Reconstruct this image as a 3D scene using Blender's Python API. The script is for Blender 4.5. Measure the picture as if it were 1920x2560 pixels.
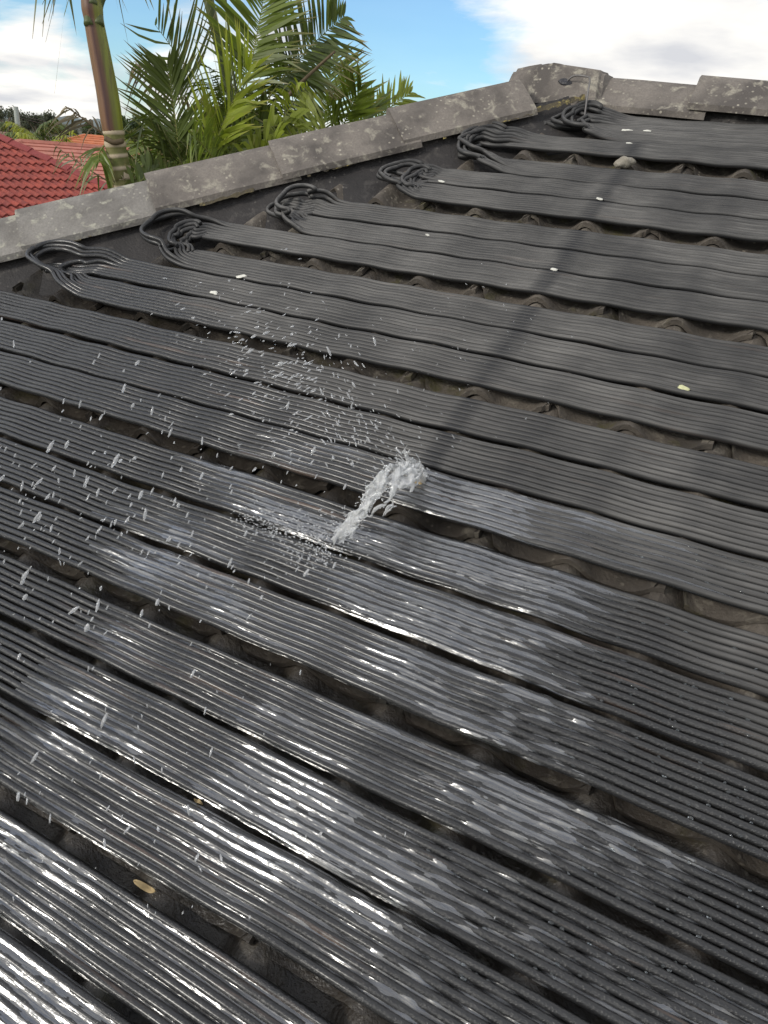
import bpy, bmesh, math, random
import numpy as np
from mathutils import Matrix, Vector, noise as mnoise

for o in list(bpy.data.objects):
    bpy.data.objects.remove(o)
scene = bpy.context.scene
C = scene.collection
rad = math.radians
S = 0.15                     # roll-to-roll spacing of the roof tiles in metres
PH = rad(25.5)               # pitch of our roof
GA = 2.2558                  # tile gauge in rolls
# ------------------------------------------------------------------ camera
RP = np.array([[0.874986, 0.465983, -0.131371], [0.271465, -0.696882, -0.663824], [-0.400881, 0.545175, -0.73626]])
M3 = np.array([[1, 0, 0], [0, math.cos(PH), -math.sin(PH)], [0, math.sin(PH), math.cos(PH)]])
CP = np.array([0.5066, -2.4292, 0.9708])
CAM = M3 @ CP
c_r, c_u, c_w = M3 @ RP[0], -(M3 @ RP[1]), M3 @ RP[2]
FPX = 1894.78
cd = bpy.data.cameras.new('camera')
cam = bpy.data.objects.new('camera', cd); C.objects.link(cam)
cd.sensor_fit = 'VERTICAL'; cd.sensor_height = 24.0
cd.lens = 24.0 * FPX / 2560.0
cd.clip_start = 0.02; cd.clip_end = 6000
cam.matrix_world = Matrix(((c_r[0], c_u[0], -c_w[0], CAM[0]), (c_r[1], c_u[1], -c_w[1], CAM[1]),
                           (c_r[2], c_u[2], -c_w[2], CAM[2]), (0, 0, 0, 1)))
scene.camera = cam
scene.render.resolution_x = 768; scene.render.resolution_y = 1024
# ------------------------------------------------------------------ sky and sun
SUN = Vector((-0.46, -0.78, 0.43)).normalized()
sun_el = math.asin(SUN.z); sun_rot = math.atan2(SUN.x, SUN.y)
world = bpy.data.worlds.new('World'); scene.world = world
world.use_nodes = True
wt = world.node_tree; wt.nodes.clear()
def wn(t, **k):
    n = wt.nodes.new(t)
    for a, b in k.items(): setattr(n, a, b)
    return n
wo = wn('ShaderNodeOutputWorld'); bg = wn('ShaderNodeBackground')
# banks of cloud and stretches of blue: photo position, width, how much more or less cloud
CLOUDS = [(120, 120, 330, -.30), (420, 130, 300, -.24), (30, -20, 200, .16), (130, 245, 200, .30), (330, 255, 200, .28), (640, 0, 300, .10), (850, 110, 330, -.20), (1060, 110, 360, -.19),
          (1230, 190, 260, -.12), (950, 235, 220, .20), (1600, 0, 600, .03), (1330, 60, 200, .08)]
sky = wn('ShaderNodeTexSky', sky_type='NISHITA', sun_disc=False)
sky.sun_elevation = sun_el; sky.sun_rotation = sun_rot
sky.air_density = 1.0; sky.dust_density = 0.35; sky.ozone_density = 2.2; sky.altitude = 50
geo = wn('ShaderNodeTexCoord')
sep = wn('ShaderNodeSeparateXYZ'); wt.links.new(geo.outputs['Generated'], sep.inputs[0])
def wmath(op, a, b=None, c=None, clamp=False):
    n = wn('ShaderNodeMath', operation=op); n.use_clamp = clamp
    for i, v in enumerate((a, b, c)):
        if v is None: continue
        if isinstance(v, (int, float)): n.inputs[i].default_value = v
        else: wt.links.new(v, n.inputs[i])
    return n.outputs[0]
zc = wmath('ADD', wmath('MAXIMUM', sep.outputs[2], 0.0), 0.16)
px = wmath('DIVIDE', sep.outputs[0], zc); py = wmath('DIVIDE', sep.outputs[1], zc)
cmb = wn('ShaderNodeCombineXYZ'); wt.links.new(px, cmb.inputs[0]); wt.links.new(py, cmb.inputs[1])
mp = wn('ShaderNodeMapping'); wt.links.new(cmb.outputs[0], mp.inputs[0])
mp.inputs['Location'].default_value = (3.1, 1.4, 0.0)
mp.inputs['Scale'].default_value = (1.0, 1.0, 1.0)
n1 = wn('ShaderNodeTexNoise'); n1.inputs['Scale'].default_value = 0.62; n1.inputs['Detail'].default_value = 9
n1.inputs['Roughness'].default_value = 0.62; n1.inputs['Distortion'].default_value = 0.35
wt.links.new(mp.outputs[0], n1.inputs['Vector'])
def sky_dir(x, y):
    d = c_w + (x - 960) / FPX * c_r - (y - 1280) / FPX * c_u
    return d / np.linalg.norm(d)
nrmv = wn('ShaderNodeVectorMath', operation='NORMALIZE'); wt.links.new(geo.outputs['Generated'], nrmv.inputs[0])
cover = wmath('ADD', wmath('MULTIPLY', wmath('SUBTRACT', n1.outputs['Fac'], 0.5), 1.5), 0.635)
for (bx, by, brad, amp) in CLOUDS:
    dt = wn('ShaderNodeVectorMath', operation='DOT_PRODUCT'); wt.links.new(nrmv.outputs[0], dt.inputs[0]); dt.inputs[1].default_value = sky_dir(bx, by)
    mr_ = wn('ShaderNodeMapRange'); mr_.interpolation_type = 'SMOOTHERSTEP'; wt.links.new(dt.outputs['Value'], mr_.inputs[0])
    mr_.inputs[1].default_value = math.cos(brad / FPX * 0.85); mr_.inputs[2].default_value = 1.0; mr_.inputs[3].default_value = 0.0; mr_.inputs[4].default_value = amp
    cover = wmath('ADD', cover, mr_.outputs[0])
cr = wn('ShaderNodeValToRGB'); wt.links.new(cover, cr.inputs[0])
cr.color_ramp.elements[0].position = 0.39; cr.color_ramp.elements[1].position = 0.66
cr.color_ramp.elements[0].color = (0.06, 0.06, 0.06, 1)
n2 = wn('ShaderNodeTexNoise'); n2.inputs['Scale'].default_value = 1.7; n2.inputs['Detail'].default_value = 5
wt.links.new(mp.outputs[0], n2.inputs['Vector'])
cc = wn('ShaderNodeValToRGB'); wt.links.new(n2.outputs['Fac'], cc.inputs[0])
cc.color_ramp.elements[0].color = (5.9, 6.0, 6.3, 1); cc.color_ramp.elements[0].position = 0.32
cc.color_ramp.elements[1].color = (9.9, 9.6, 9.0, 1); cc.color_ramp.elements[1].position = 0.62
tint = wn('ShaderNodeMix', data_type='RGBA', blend_type='MULTIPLY'); tint.inputs[0].default_value = 1.0
wt.links.new(sky.outputs[0], tint.inputs[6]); tint.inputs[7].default_value = (0.80, 1.12, 1.36, 1)
mx = wn('ShaderNodeMix', data_type='RGBA')
wt.links.new(cr.outputs[0], mx.inputs[0]); wt.links.new(tint.outputs[2], mx.inputs[6]); wt.links.new(cc.outputs[0], mx.inputs[7])
wt.links.new(mx.outputs[2], bg.inputs[0]); bg.inputs[1].default_value = 0.10
wt.links.new(bg.outputs[0], wo.inputs[0])
sl = bpy.data.lights.new('sun', 'SUN'); sl.energy = 1.6; sl.angle = rad(12); sl.color = (1.0, 0.95, 0.87)
so = bpy.data.objects.new('sun', sl); C.objects.link(so)
so.rotation_euler = SUN.to_track_quat('Z', 'Y').to_euler(); so.location = (-8, -3, 9)
vs = scene.view_settings
vs.view_transform = 'Standard'; vs.look = 'None'; vs.gamma = 1.0; vs.use_curve_mapping = False
vs.exposure = 0.28
scene.render.engine = 'CYCLES'

# ------------------------------------------------------------------ helpers
rng = random.Random(7)
nr = np.random.default_rng(7)
def ray(x, y):
    return c_w + (x - 960) / FPX * c_r - (y - 1280) / FPX * c_u
def ath(x, y, D):            # the place D metres away (on the map) seen at photo pixel x, y
    d = ray(x, y)
    return Vector(CAM + d * D / math.hypot(d[0], d[1]))
def rw(u, v, n):             # roof coordinates (rolls) -> world
    return Vector(M3 @ (np.array([u, v, n]) * S))
ROOF = Matrix.Rotation(PH, 4, 'X')
def nz(x, y=0.0, z=0.0):
    return mnoise.noise(Vector((x, y, z)))
def mesh(name, verts, faces, mat=None, smooth=False, uvs=None):
    me = bpy.data.meshes.new(name)
    me.from_pydata([tuple(v) for v in verts], [], faces)
    if mat: me.materials.append(mat)
    if smooth: me.polygons.foreach_set('use_smooth', [True] * len(me.polygons))
    me.update()
    return me
def obj(name, me, parent=None, mw=None):
    o = bpy.data.objects.new(name, me); C.objects.link(o)
    if parent: o.parent = parent
    if mw is not None: o.matrix_local = mw
    return o
def tag(o, label=None, cat=None, group=None, kind=None):
    if label: o['label'] = label
    if cat: o['category'] = cat
    if group: o['group'] = group
    if kind: o['kind'] = kind
    return o
def empty(name, loc, label, cat, group=None, rot=None):
    o = bpy.data.objects.new(name, None); C.objects.link(o)
    o.empty_display_size = 0.1
    o.matrix_world = Matrix.Translation(loc) @ (rot if rot is not None else Matrix.Identity(4))
    return tag(o, label, cat, group)
def add_box(vs, fs, lo, hi):
    b = len(vs)
    for z in (lo[2], hi[2]):
        vs += [(lo[0], lo[1], z), (hi[0], lo[1], z), (hi[0], hi[1], z), (lo[0], hi[1], z)]
    fs += [(b, b+3, b+2, b+1), (b+4, b+5, b+6, b+7), (b, b+1, b+5, b+4), (b+1, b+2, b+6, b+5), (b+2, b+3, b+7, b+6), (b+3, b, b+4, b+7)]
def sweep(pts, radii, sides=7, squash=1.0, cap=True, normal=None):
    pts = np.asarray(pts, float); n = len(pts)
    radii = np.broadcast_to(np.asarray(radii, float), (n,))
    T = np.gradient(pts, axis=0); T /= np.linalg.norm(T, axis=1)[:, None] + 1e-12
    if normal is None: normal = np.array([0.0, 0, 1])
    N = np.asarray(normal, float) + np.zeros_like(T)
    B = np.cross(T, N); bl = np.linalg.norm(B, axis=1)
    bad = bl < 1e-3
    if bad.any(): B[bad] = np.cross(T[bad], np.array([1.0, 0.1, 0])); bl = np.linalg.norm(B, axis=1)
    B /= bl[:, None]; N = np.cross(B, T)
    a = np.linspace(0, 2 * np.pi, sides, endpoint=False)
    V = pts[:, None, :] + radii[:, None, None] * (np.cos(a)[None, :, None] * B[:, None, :] + squash * np.sin(a)[None, :, None] * N[:, None, :])
    V = V.reshape(-1, 3)
    i = np.arange(n - 1)[:, None] * sides; j = np.arange(sides)[None, :]; k = (j + 1) % sides
    F = np.stack([i + j, i + k, i + sides + k, i + sides + j], -1).reshape(-1, 4).tolist()
    if cap:
        F.append(list(range(sides))[::-1]); F.append([(n - 1) * sides + q for q in range(sides)])
    return V, F
def catmull(P, m):
    P = np.asarray(P, float); P = np.vstack([2 * P[0] - P[1], P, 2 * P[-1] - P[-2]])
    out = []
    for i in range(1, len(P) - 2):
        p0, p1, p2, p3 = P[i-1:i+3]
        for t in np.linspace(0, 1, m, endpoint=False):
            out.append(0.5 * (2*p1 + (p2-p0)*t + (2*p0-5*p1+4*p2-p3)*t*t + (3*p1-p0-3*p2+p3)*t**3))
    out.append(P[-2]); return np.array(out)

# ------------------------------------------------------------------ materials
def newmat(name):
    m = bpy.data.materials.new(name); m.use_nodes = True
    nt = m.node_tree; b = nt.nodes['Principled BSDF']
    return m, nt, b
class NT:
    def __init__(s, nt): s.nt = nt
    def n(s, t, **k):
        x = s.nt.nodes.new(t)
        for a, b in k.items(): setattr(x, a, b)
        return x
    def l(s, a, b): s.nt.links.new(a, b)
    def pos(s, rot=None, scale=(1, 1, 1), obj=False):
        if obj: src = s.n('ShaderNodeTexCoord').outputs['Object']
        else: src = s.n('ShaderNodeNewGeometry').outputs['Position']
        mp = s.n('ShaderNodeMapping'); s.l(src, mp.inputs[0])
        if rot: mp.inputs['Rotation'].default_value = rot
        mp.inputs['Scale'].default_value = scale
        return mp.outputs[0]
    def noise(s, vec, scale, detail=4, rough=0.55, dist=0.0):
        x = s.n('ShaderNodeTexNoise'); s.l(vec, x.inputs['Vector'])
        x.inputs['Scale'].default_value = scale; x.inputs['Detail'].default_value = detail
        x.inputs['Roughness'].default_value = rough; x.inputs['Distortion'].default_value = dist
        return x.outputs['Fac']
    def ramp(s, fac, stops):
        x = s.n('ShaderNodeValToRGB'); s.l(fac, x.inputs[0])
        e = x.color_ramp.elements
        while len(e) < len(stops): e.new(0.5)
        for q, (p, c) in zip(e, stops):
            q.position = p; q.color = c if len(c) == 4 else (*c, 1)
        return x.outputs[0]
    def mix(s, f, a, b, blend='MIX'):
        x = s.n('ShaderNodeMix', data_type='RGBA', blend_type=blend)
        for sock, v in ((x.inputs[0], f), (x.inputs[6], a), (x.inputs[7], b)):
            if hasattr(v, 'is_linked') or hasattr(v, 'links'): s.l(v, sock)
            elif isinstance(v, (int, float)): sock.default_value = v
            else: sock.default_value = (*v, 1) if len(v) == 3 else v
        return x.outputs[2]
    def math(s, op, a, b=None, clamp=False):
        x = s.n('ShaderNodeMath', operation=op); x.use_clamp = clamp
        for i, v in enumerate((a, b)):
            if v is None: continue
            if isinstance(v, (int, float)): x.inputs[i].default_value = v
            else: s.l(v, x.inputs[i])
        return x.outputs[0]
    def bump(s, b, h, strength, dist=0.01):
        x = s.n('ShaderNodeBump'); s.l(h, x.inputs['Height'])
        x.inputs['Strength'].default_value = strength; x.inputs['Distance'].default_value = dist
        s.l(x.outputs[0], b.inputs['Normal'])
        return x
def bw(x): return (x, x, x, 1)

def stone(name, base, dark, pale, pale_amt=0.6, scale=1.0, rough=0.9, moss=None, yellow=None, wet=False):
    m, nt, b = newmat(name); g = NT(nt)
    p = g.pos()
    f1 = g.noise(p, 7 * scale, 6, 0.6); f2 = g.noise(p, 26 * scale, 5, 0.6, 0.4); f3 = g.noise(p, 160 * scale, 3, 0.7)
    col = g.mix(g.ramp(f1, [(0.38, bw(0)), (0.62, bw(1))]), base, dark)
    col = g.mix(g.math('MULTIPLY', g.ramp(f2, [(0.55, bw(0)), (0.66, bw(1))]), pale_amt), col, pale)
    v = g.n('ShaderNodeTexVoronoi'); g.l(p, v.inputs['Vector']); v.inputs['Scale'].default_value = 62 * scale
    sp = g.ramp(v.outputs['Distance'], [(0.16, bw(1)), (0.27, bw(0))])
    sp = g.math('MULTIPLY', sp, g.ramp(g.noise(p, 15 * scale, 3), [(0.5, bw(0)), (0.64, bw(0.75))]))
    col = g.mix(sp, col, tuple(min(1, c * 1.35) for c in pale))
    if moss:
        col = g.mix(g.ramp(g.noise(p, 11, 5, 0.6), [(0.56, bw(0)), (0.68, bw(0.85))]), col, moss)
    if yellow:
        col = g.mix(g.ramp(g.noise(p, 38, 4, 0.7), [(0.60, bw(0)), (0.68, bw(0.9))]), col, yellow)
    col = g.mix(g.ramp(f3, [(0.3, bw(0.45)), (0.6, bw(0))]), col, tuple(c * 0.45 for c in base))
    b.inputs['Roughness'].default_value = rough
    if wet:                              # soaked tiles below the leak
        sp_ = g.n('ShaderNodeSeparateXYZ'); g.l(g.pos(rot=(-PH, 0, 0)), sp_.inputs[0])
        a_ = g.math('ADD', g.math('MULTIPLY', sp_.outputs[0], 0.55), sp_.outputs[1])
        mr_ = g.n('ShaderNodeMapRange'); g.l(g.math('ADD', a_, g.math('MULTIPLY', f1, 0.25)), mr_.inputs[0])
        mr_.inputs[1].default_value = -1.15; mr_.inputs[2].default_value = -1.65; mr_.inputs[3].default_value = 0.0; mr_.inputs[4].default_value = 1.0
        col = g.mix(g.math('MULTIPLY', mr_.outputs[0], 0.72), col, tuple(c * 0.12 for c in base))
        rr_ = g.n('ShaderNodeMapRange'); g.l(mr_.outputs[0], rr_.inputs[0]); rr_.inputs[3].default_value = rough; rr_.inputs[4].default_value = 0.3
        g.l(rr_.outputs[0], b.inputs['Roughness'])
    g.l(col, b.inputs['Base Color'])
    h = g.math('ADD', g.math('MULTIPLY', f3, 0.5), g.math('MULTIPLY', f2, 0.7))
    g.bump(b, h, 0.8, 0.005)
    return m
m_tile = stone('tile_concrete', (0.15, 0.128, 0.105), (0.06, 0.052, 0.045), (0.30, 0.27, 0.22), 0.6, moss=(0.085, 0.078, 0.022), wet=True)
m_cap = stone('cap_concrete', (0.285, 0.268, 0.245), (0.15, 0.138, 0.125), (0.46, 0.445, 0.36), 0.85)
m_capb = stone('cap_concrete_brown', (0.235, 0.208, 0.182), (0.10, 0.088, 0.08), (0.40, 0.37, 0.30), 0.8)
m_mortar = stone('dark_mortar', (0.042, 0.038, 0.037), (0.022, 0.02, 0.02), (0.12, 0.11, 0.10), 0.4, rough=0.7)
m_lichen = stone('lichen_edge', (0.16, 0.13, 0.07), (0.05, 0.045, 0.04), (0.42, 0.34, 0.12), 0.9, 2.0)
m_pale = stone('pale_mortar', (0.42, 0.39, 0.32), (0.2, 0.17, 0.14), (0.55, 0.52, 0.45), 0.5, 2.0)

def rubber():
    m, nt, b = newmat('black_rubber'); g = NT(nt)
    p = g.pos(rot=(-PH, 0, 0))
    pm = g.n('ShaderNodeMapping'); g.l(p, pm.inputs[0]); pm.inputs['Scale'].default_value = (2.2, 45, 45)
    wet = g.n('ShaderNodeAttribute'); wet.attribute_name = 'wet'; wetf = wet.outputs['Fac']
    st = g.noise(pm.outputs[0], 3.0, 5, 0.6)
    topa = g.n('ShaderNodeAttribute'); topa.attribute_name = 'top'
    dust = g.math('MULTIPLY', g.ramp(st, [(0.30, bw(0.25)), (0.68, bw(1))]), topa.outputs['Fac'])  # paler tone along the tube tops, broken up by streaks
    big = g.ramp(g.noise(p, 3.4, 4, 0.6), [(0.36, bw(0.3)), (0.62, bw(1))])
    pale_mask = g.math('MULTIPLY', g.math('MULTIPLY', dust, big), g.math('SUBTRACT', 1.0, g.math('MULTIPLY', wetf, 0.95)), True)
    dirt_shade = g.n('ShaderNodeAttribute'); dirt_shade.attribute_name = 'dirt_shade'
    pale_mask = g.math('MULTIPLY', pale_mask, g.math('SUBTRACT', 1.0, dirt_shade.outputs['Fac']), True)
    base = g.mix(g.noise(pm.outputs[0], 1.4, 3), (0.014, 0.0145, 0.016), (0.028, 0.028, 0.029))
    col = g.mix(g.math('MULTIPLY', pale_mask, 0.8), base, (0.245, 0.235, 0.22))
    col = g.mix(dirt_shade.outputs['Fac'], col, (0.018, 0.019, 0.022))  # real dirt streak plus painted crest shade darken the rubber
    rust = g.ramp(g.noise(pm.outputs[0], 1.1, 4, 0.6), [(0.62, bw(0)), (0.74, bw(0.6))])
    col = g.mix(g.math('MULTIPLY', rust, g.math('ADD', 0.25, g.math('MULTIPLY', wetf, 0.5))), col, (0.20, 0.125, 0.085))
    g.l(col, b.inputs['Base Color'])
    ro = g.n('ShaderNodeMapRange'); g.l(wetf, ro.inputs[0]); ro.inputs[3].default_value = 0.46; ro.inputs[4].default_value = 0.30
    g.l(ro.outputs[0], b.inputs['Roughness'])
    b.inputs['IOR'].default_value = 1.42
    g.l(g.math('MULTIPLY', wetf, 0.6), b.inputs['Coat Weight']); b.inputs['Coat Roughness'].default_value = 0.22; b.inputs['Coat IOR'].default_value = 1.45
    bead = g.noise(p, 330, 2, 0.5)
    bd = g.ramp(bead, [(0.46, bw(0)), (0.62, bw(1))])
    fine = g.noise(pm.outputs[0], 26, 3, 0.6)
    h = g.math('ADD', g.math('MULTIPLY', g.math('MULTIPLY', bd, wetf), 0.9), g.math('MULTIPLY', fine, 0.25))
    g.bump(b, h, 0.36, 0.0022)
    return m
m_rub = rubber()
def water_film():
    m, nt, b = newmat('thin_water'); g = NT(nt)
    nt.nodes.remove(b)
    p = g.pos(rot=(-PH, 0, 0))
    pm = g.n('ShaderNodeMapping'); g.l(p, pm.inputs[0]); pm.inputs['Scale'].default_value = (9, 85, 60)
    h1 = g.noise(pm.outputs[0], 2.0, 3, 0.6); h2 = g.noise(p, 70, 3, 0.6)
    bp = g.n('ShaderNodeBump'); bp.inputs['Strength'].default_value = 0.35; bp.inputs['Distance'].default_value = 0.004
    g.l(g.math('ADD', h1, g.math('MULTIPLY', h2, 0.4)), bp.inputs['Height'])
    fr = g.n('ShaderNodeFresnel'); fr.inputs['IOR'].default_value = 1.6; g.l(bp.outputs[0], fr.inputs['Normal'])
    gl = g.n('ShaderNodeBsdfGlossy'); gl.inputs['Roughness'].default_value = 0.2; g.l(bp.outputs[0], gl.inputs['Normal'])
    tr = g.n('ShaderNodeBsdfTransparent'); tr.inputs[0].default_value = (0.9, 0.93, 0.94, 1)
    tk = g.n('ShaderNodeAttribute'); tk.attribute_name = 'thick'
    fac = g.math('MULTIPLY', g.math('ADD', g.math('MULTIPLY', fr.outputs[0], 3.8), 0.10, True), tk.outputs['Fac'])
    ms = g.n('ShaderNodeMixShader'); g.l(fac, ms.inputs[0]); g.l(tr.outputs[0], ms.inputs[1]); g.l(gl.outputs[0], ms.inputs[2])
    g.l(ms.outputs[0], nt.nodes['Material Output'].inputs[0])
    return m
m_film = water_film()
def plain(name, col, rough=0.7, metal=0.0, var=0.25, scale=20, trans=0.0, bumps=0.0, obj_=False):
    m, nt, b = newmat(name); g = NT(nt)
    p = g.pos(obj=obj_)
    f = g.noise(p, scale, 4, 0.6)
    c = g.mix(g.ramp(f, [(0.3, bw(0)), (0.7, bw(1))]), tuple(x * (1 - var) for x in col), tuple(min(1, x * (1 + var)) for x in col))
    g.l(c, b.inputs['Base Color']); b.inputs['Roughness'].default_value = rough; b.inputs['Metallic'].default_value = metal
    if bumps: g.bump(b, f, bumps, 0.01)
    if trans:
        nt.nodes['Material Output']
        tl = g.n('ShaderNodeBsdfTranslucent'); g.l(c, tl.inputs[0])
        ms = g.n('ShaderNodeMixShader'); ms.inputs[0].default_value = trans
        g.l(b.outputs[0], ms.inputs[1]); g.l(tl.outputs[0], ms.inputs[2]); g.l(ms.outputs[0], nt.nodes['Material Output'].inputs[0])
    return m
def wmat(name, col, rough, trans):
    m, nt, b = newmat(name)
    b.inputs['Base Color'].default_value = (*col, 1); b.inputs['Roughness'].default_value = rough
    b.inputs['Transmission Weight'].default_value = trans; b.inputs['IOR'].default_value = 1.33
    b.inputs['Specular IOR Level'].default_value = 0.7
    return m
m_drop = wmat('water_drop', (0.98, 0.99, 1.0), 0.03, 0.75)
m_jet = wmat('jet_water', (0.99, 1.0, 1.0), 0.03, 0.68)
m_foam = wmat('foam', (0.96, 0.97, 0.98), 0.05, 0.75)
m_wire = plain('galvanised_wire', (0.20, 0.19, 0.185), 0.6, 0.5)
m_mastic = plain('black_mastic', (0.03, 0.03, 0.035), 0.5, bumps=0.4, scale=60)
m_white = plain('bird_lime', (0.68, 0.67, 0.60), 0.8, scale=90)
m_leaf = plain('dry_leaf', (0.50, 0.38, 0.20), 0.7, scale=60, trans=0.25)
m_yleaf = plain('pale_petal', (0.72, 0.72, 0.42), 0.7, scale=60, trans=0.25)
# ------------------------------------------------------------------ ground
GZ = -4.7
m_ground = stone('garden_ground', (0.075, 0.085, 0.035), (0.05, 0.045, 0.03), (0.14, 0.12, 0.07), 0.4, 0.05)
def ground():
    bm = bmesh.new()
    rs = [0, 10, 25, 50, 90, 150, 300, 700, 1800, 4500]; nseg = 48
    prev = None
    for r in rs:
        ring = []
        for k in range(nseg if r else 1):
            a = 2 * math.pi * k / nseg
            ring.append(bm.verts.new((r * math.cos(a), r * math.sin(a), GZ + (0.25 * nz(r * math.cos(a) * .05, r * math.sin(a) * .05) if r > 20 else 0))))
        if prev:
            for k in range(nseg):
                if len(prev) == 1: bm.faces.new((prev[0], ring[k], ring[(k+1) % nseg]))
                else: bm.faces.new((prev[k], ring[k], ring[(k+1) % nseg], prev[(k+1) % nseg]))
        prev = ring
    me = bpy.data.meshes.new('ground'); bm.to_mesh(me); bm.free(); me.materials.append(m_ground)
    tag(obj('ground', me), 'flat suburban ground between the houses', 'ground', kind='structure')
ground()
def hill():
    vs_, fs = [], []
    n = 60
    for i in range(n):
        x = -40 + 600 * i / (n - 1)
        p = ath(x, 300, 1400)
        top = 9 + 9 * nz(i * 0.16, 3.3) + 2 * nz(i * 0.7, 8.1)
        vs_ += [(p.x, p.y, GZ - 5), (p.x * 1.03, p.y * 1.03, GZ + max(2, top)), (p.x * 1.4, p.y * 1.4, GZ - 5)]
    for i in range(n - 1):
        a = 3 * i
        fs += [(a, a+3, a+4, a+1), (a+1, a+4, a+5, a+2)]
    me = mesh('hills', vs_, fs, plain('far_hill', (0.17, 0.20, 0.20), 0.95, scale=0.02), True)
    tag(obj('hills', me), 'low pale hills along the horizon', 'hills', kind='structure')
hill()
# ------------------------------------------------------------------ our house: tiled roof, hip and ridge
RV = 0.45                              # the ridge line in roof coordinates (rolls)
HU = -1.75                              # where the hip meets the ridge
HS = 0.95                               # rolls of u per roll of v along the hip
def hip_u(v): return HU + HS * (v - RV)
T_STEP = 0.018; ROLL_H = 0.036; PAN = ROLL_H
house = empty('house', (0, 0, GZ), 'house with a weathered grey brown concrete tiled roof under the black heating strips', 'house')
HI = house.matrix_world.inverted()
def roll_h(d):                          # d: distance from the crest in rolls, height below the crest in metres
    d = abs(d - round(d))
    if d < 0.36: return -ROLL_H * (1 - math.cos(math.pi * d / 0.36)) / 2
    return -ROLL_H
def tile_mesh(var):
    r = random.Random(100 + var)
    us = [-1.10, -1.0, -0.93, -0.86, -0.78, -0.70, -0.62, -0.5, -0.38, -0.30, -0.22, -0.14, -0.07, 0, 0.07, 0.14, 0.22, 0.30, 0.38, 0.5, 0.62, 0.70, 0.78, 0.86, 0.93, 0.985]
    vs_, fs = [], []
    L = GA * S + 0.06
    rows = [0.0, 0.02, 0.5, 1.0]
    n = len(us)
    nd, nw = r.uniform(0.016, 0.034), r.uniform(0.10, 0.17)
    for layer in (0, 1):
        for k, t in enumerate(rows):
            for u in us:
                z = roll_h(u) - T_STEP * (t * L) / (GA * S) - 0.013 * layer
                if u > 0.9: z -= 0.004
                y = t * L
                if k < 2:
                    y += 0.0035 * nz(u * 3 + var * 5.1, 1.7) + (0.0015 * r.random())
                    if -1.02 < u < -1.02 + nw + 0.04: y += nd * (1 - 0.3 * r.random())
                vs_.append((u * S, y, z))
    R_ = len(rows)
    for layer in (0, 1):
        o = layer * R_ * n
        for k in range(R_ - 1):
            for i in range(n - 1):
                a = o + k * n + i
                q = (a, a + 1, a + n + 1, a + n)
                fs.append(q if layer == 0 else q[::-1])
    o = R_ * n
    for i in range(n - 1):
        fs.append((i + 1, i, o + i, o + i + 1))
    for k in range(R_ - 1):
        fs.append((k * n, (k+1) * n, o + (k+1) * n, o + k * n)); fs.append(((k+1) * n + n-1, k * n + n-1, o + k * n + n-1, o + (k+1) * n + n-1))
    return mesh('roof_tile', vs_, fs, m_tile, True)
tile_meshes = [tile_mesh(i) for i in range(5)]
for me in tile_meshes:
    me.set_sharp_from_angle(angle=rad(40))
HIPN = Vector((1, -HS, 0)).normalized()    # points into our roof face
def cut_copy(me, co, no, name):
    bm = bmesh.new(); bm.from_mesh(me)
    bmesh.ops.bisect_plane(bm, geom=bm.verts[:] + bm.edges[:] + bm.faces[:], plane_co=co, plane_no=no, clear_inner=True)
    if not bm.verts: bm.free(); return None
    m2 = bpy.data.meshes.new(name); bm.to_mesh(m2); bm.free()
    m2.materials.append(me.materials[0])
    return m2
kk = 0
for row in range(1, 11):
    vf = -GA * row
    ul = hip_u(vf)
    ut = -16 if row > 7 else -14
    c0 = int(math.floor((ul - 1) / 2)) * 2
    for uc in range(max(c0, -20), 17, 2):
        kk += 1
        me = tile_meshes[(kk * 7 + row * 3) % 5]
        loc = Vector((uc * S, vf * S, 0))
        co = Vector(((HU) * S, RV * S, 0)) - loc + Vector((0.02, 0, 0))
        # cut along the hip and at the ridge
        d = min((Vector((uc + e, vf + t, 0)) - Vector((HU, RV, 0))).dot(HIPN) for e in (-1.1, 1) for t in (0, GA + .4))
        m2 = me
        if d < 0: m2 = cut_copy(me, co, HIPN, 'roof_tile')
        if m2 and row == 1: m2 = cut_copy(m2, Vector((0, RV * S - loc.y, 0)), Vector((0, -1, 0)), 'roof_tile')
        if not m2: continue
        o = obj('roof_tile', m2, house)
        o.matrix_local = HI @ ROOF @ Matrix.Translation(loc + Vector((rng.uniform(-.003, .003), rng.uniform(-.004, .004), rng.uniform(-.001, .001)))) @ Matrix.Rotation(rng.uniform(-.006, .006), 4, 'Z')
# the faces of the roof turned away from us, and the walls
def roof_far():
    vs_, fs = [], []
    A = rw(HU, RV, -0.25); L = 34 * S
    low = rw(hip_u(RV - 34), RV - 34, -0.25)
    dz = A.z - low.z; run = A.y - low.y; runx = A.x - low.x
    R1 = Vector((16 * S + 2, A.y, A.z)); back = Vector((R1.x, A.y + run, low.z)); bl = Vector((low.x, A.y + run, low.z))
    fl = Vector((R1.x, low.y, low.z))
    vs_ = [A, low, bl, back, R1]
    fs = [(0, 2, 1), (0, 4, 3, 2)]
    o = obj('roof_face', mesh('roof_face', vs_, fs, m_tile), house); o.matrix_local = HI
    wv, wf = [], []
    add_box(wv, wf, (low.x + .45, low.y + .45, GZ), (R1.x - .1, back.y - .45, low.z + .12))
    o = obj('wall', mesh('wall', wv, wf, plain('brick_wall', (0.30, 0.19, 0.13), 0.9, scale=8)), house); o.matrix_local = HI
roof_far()
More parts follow.
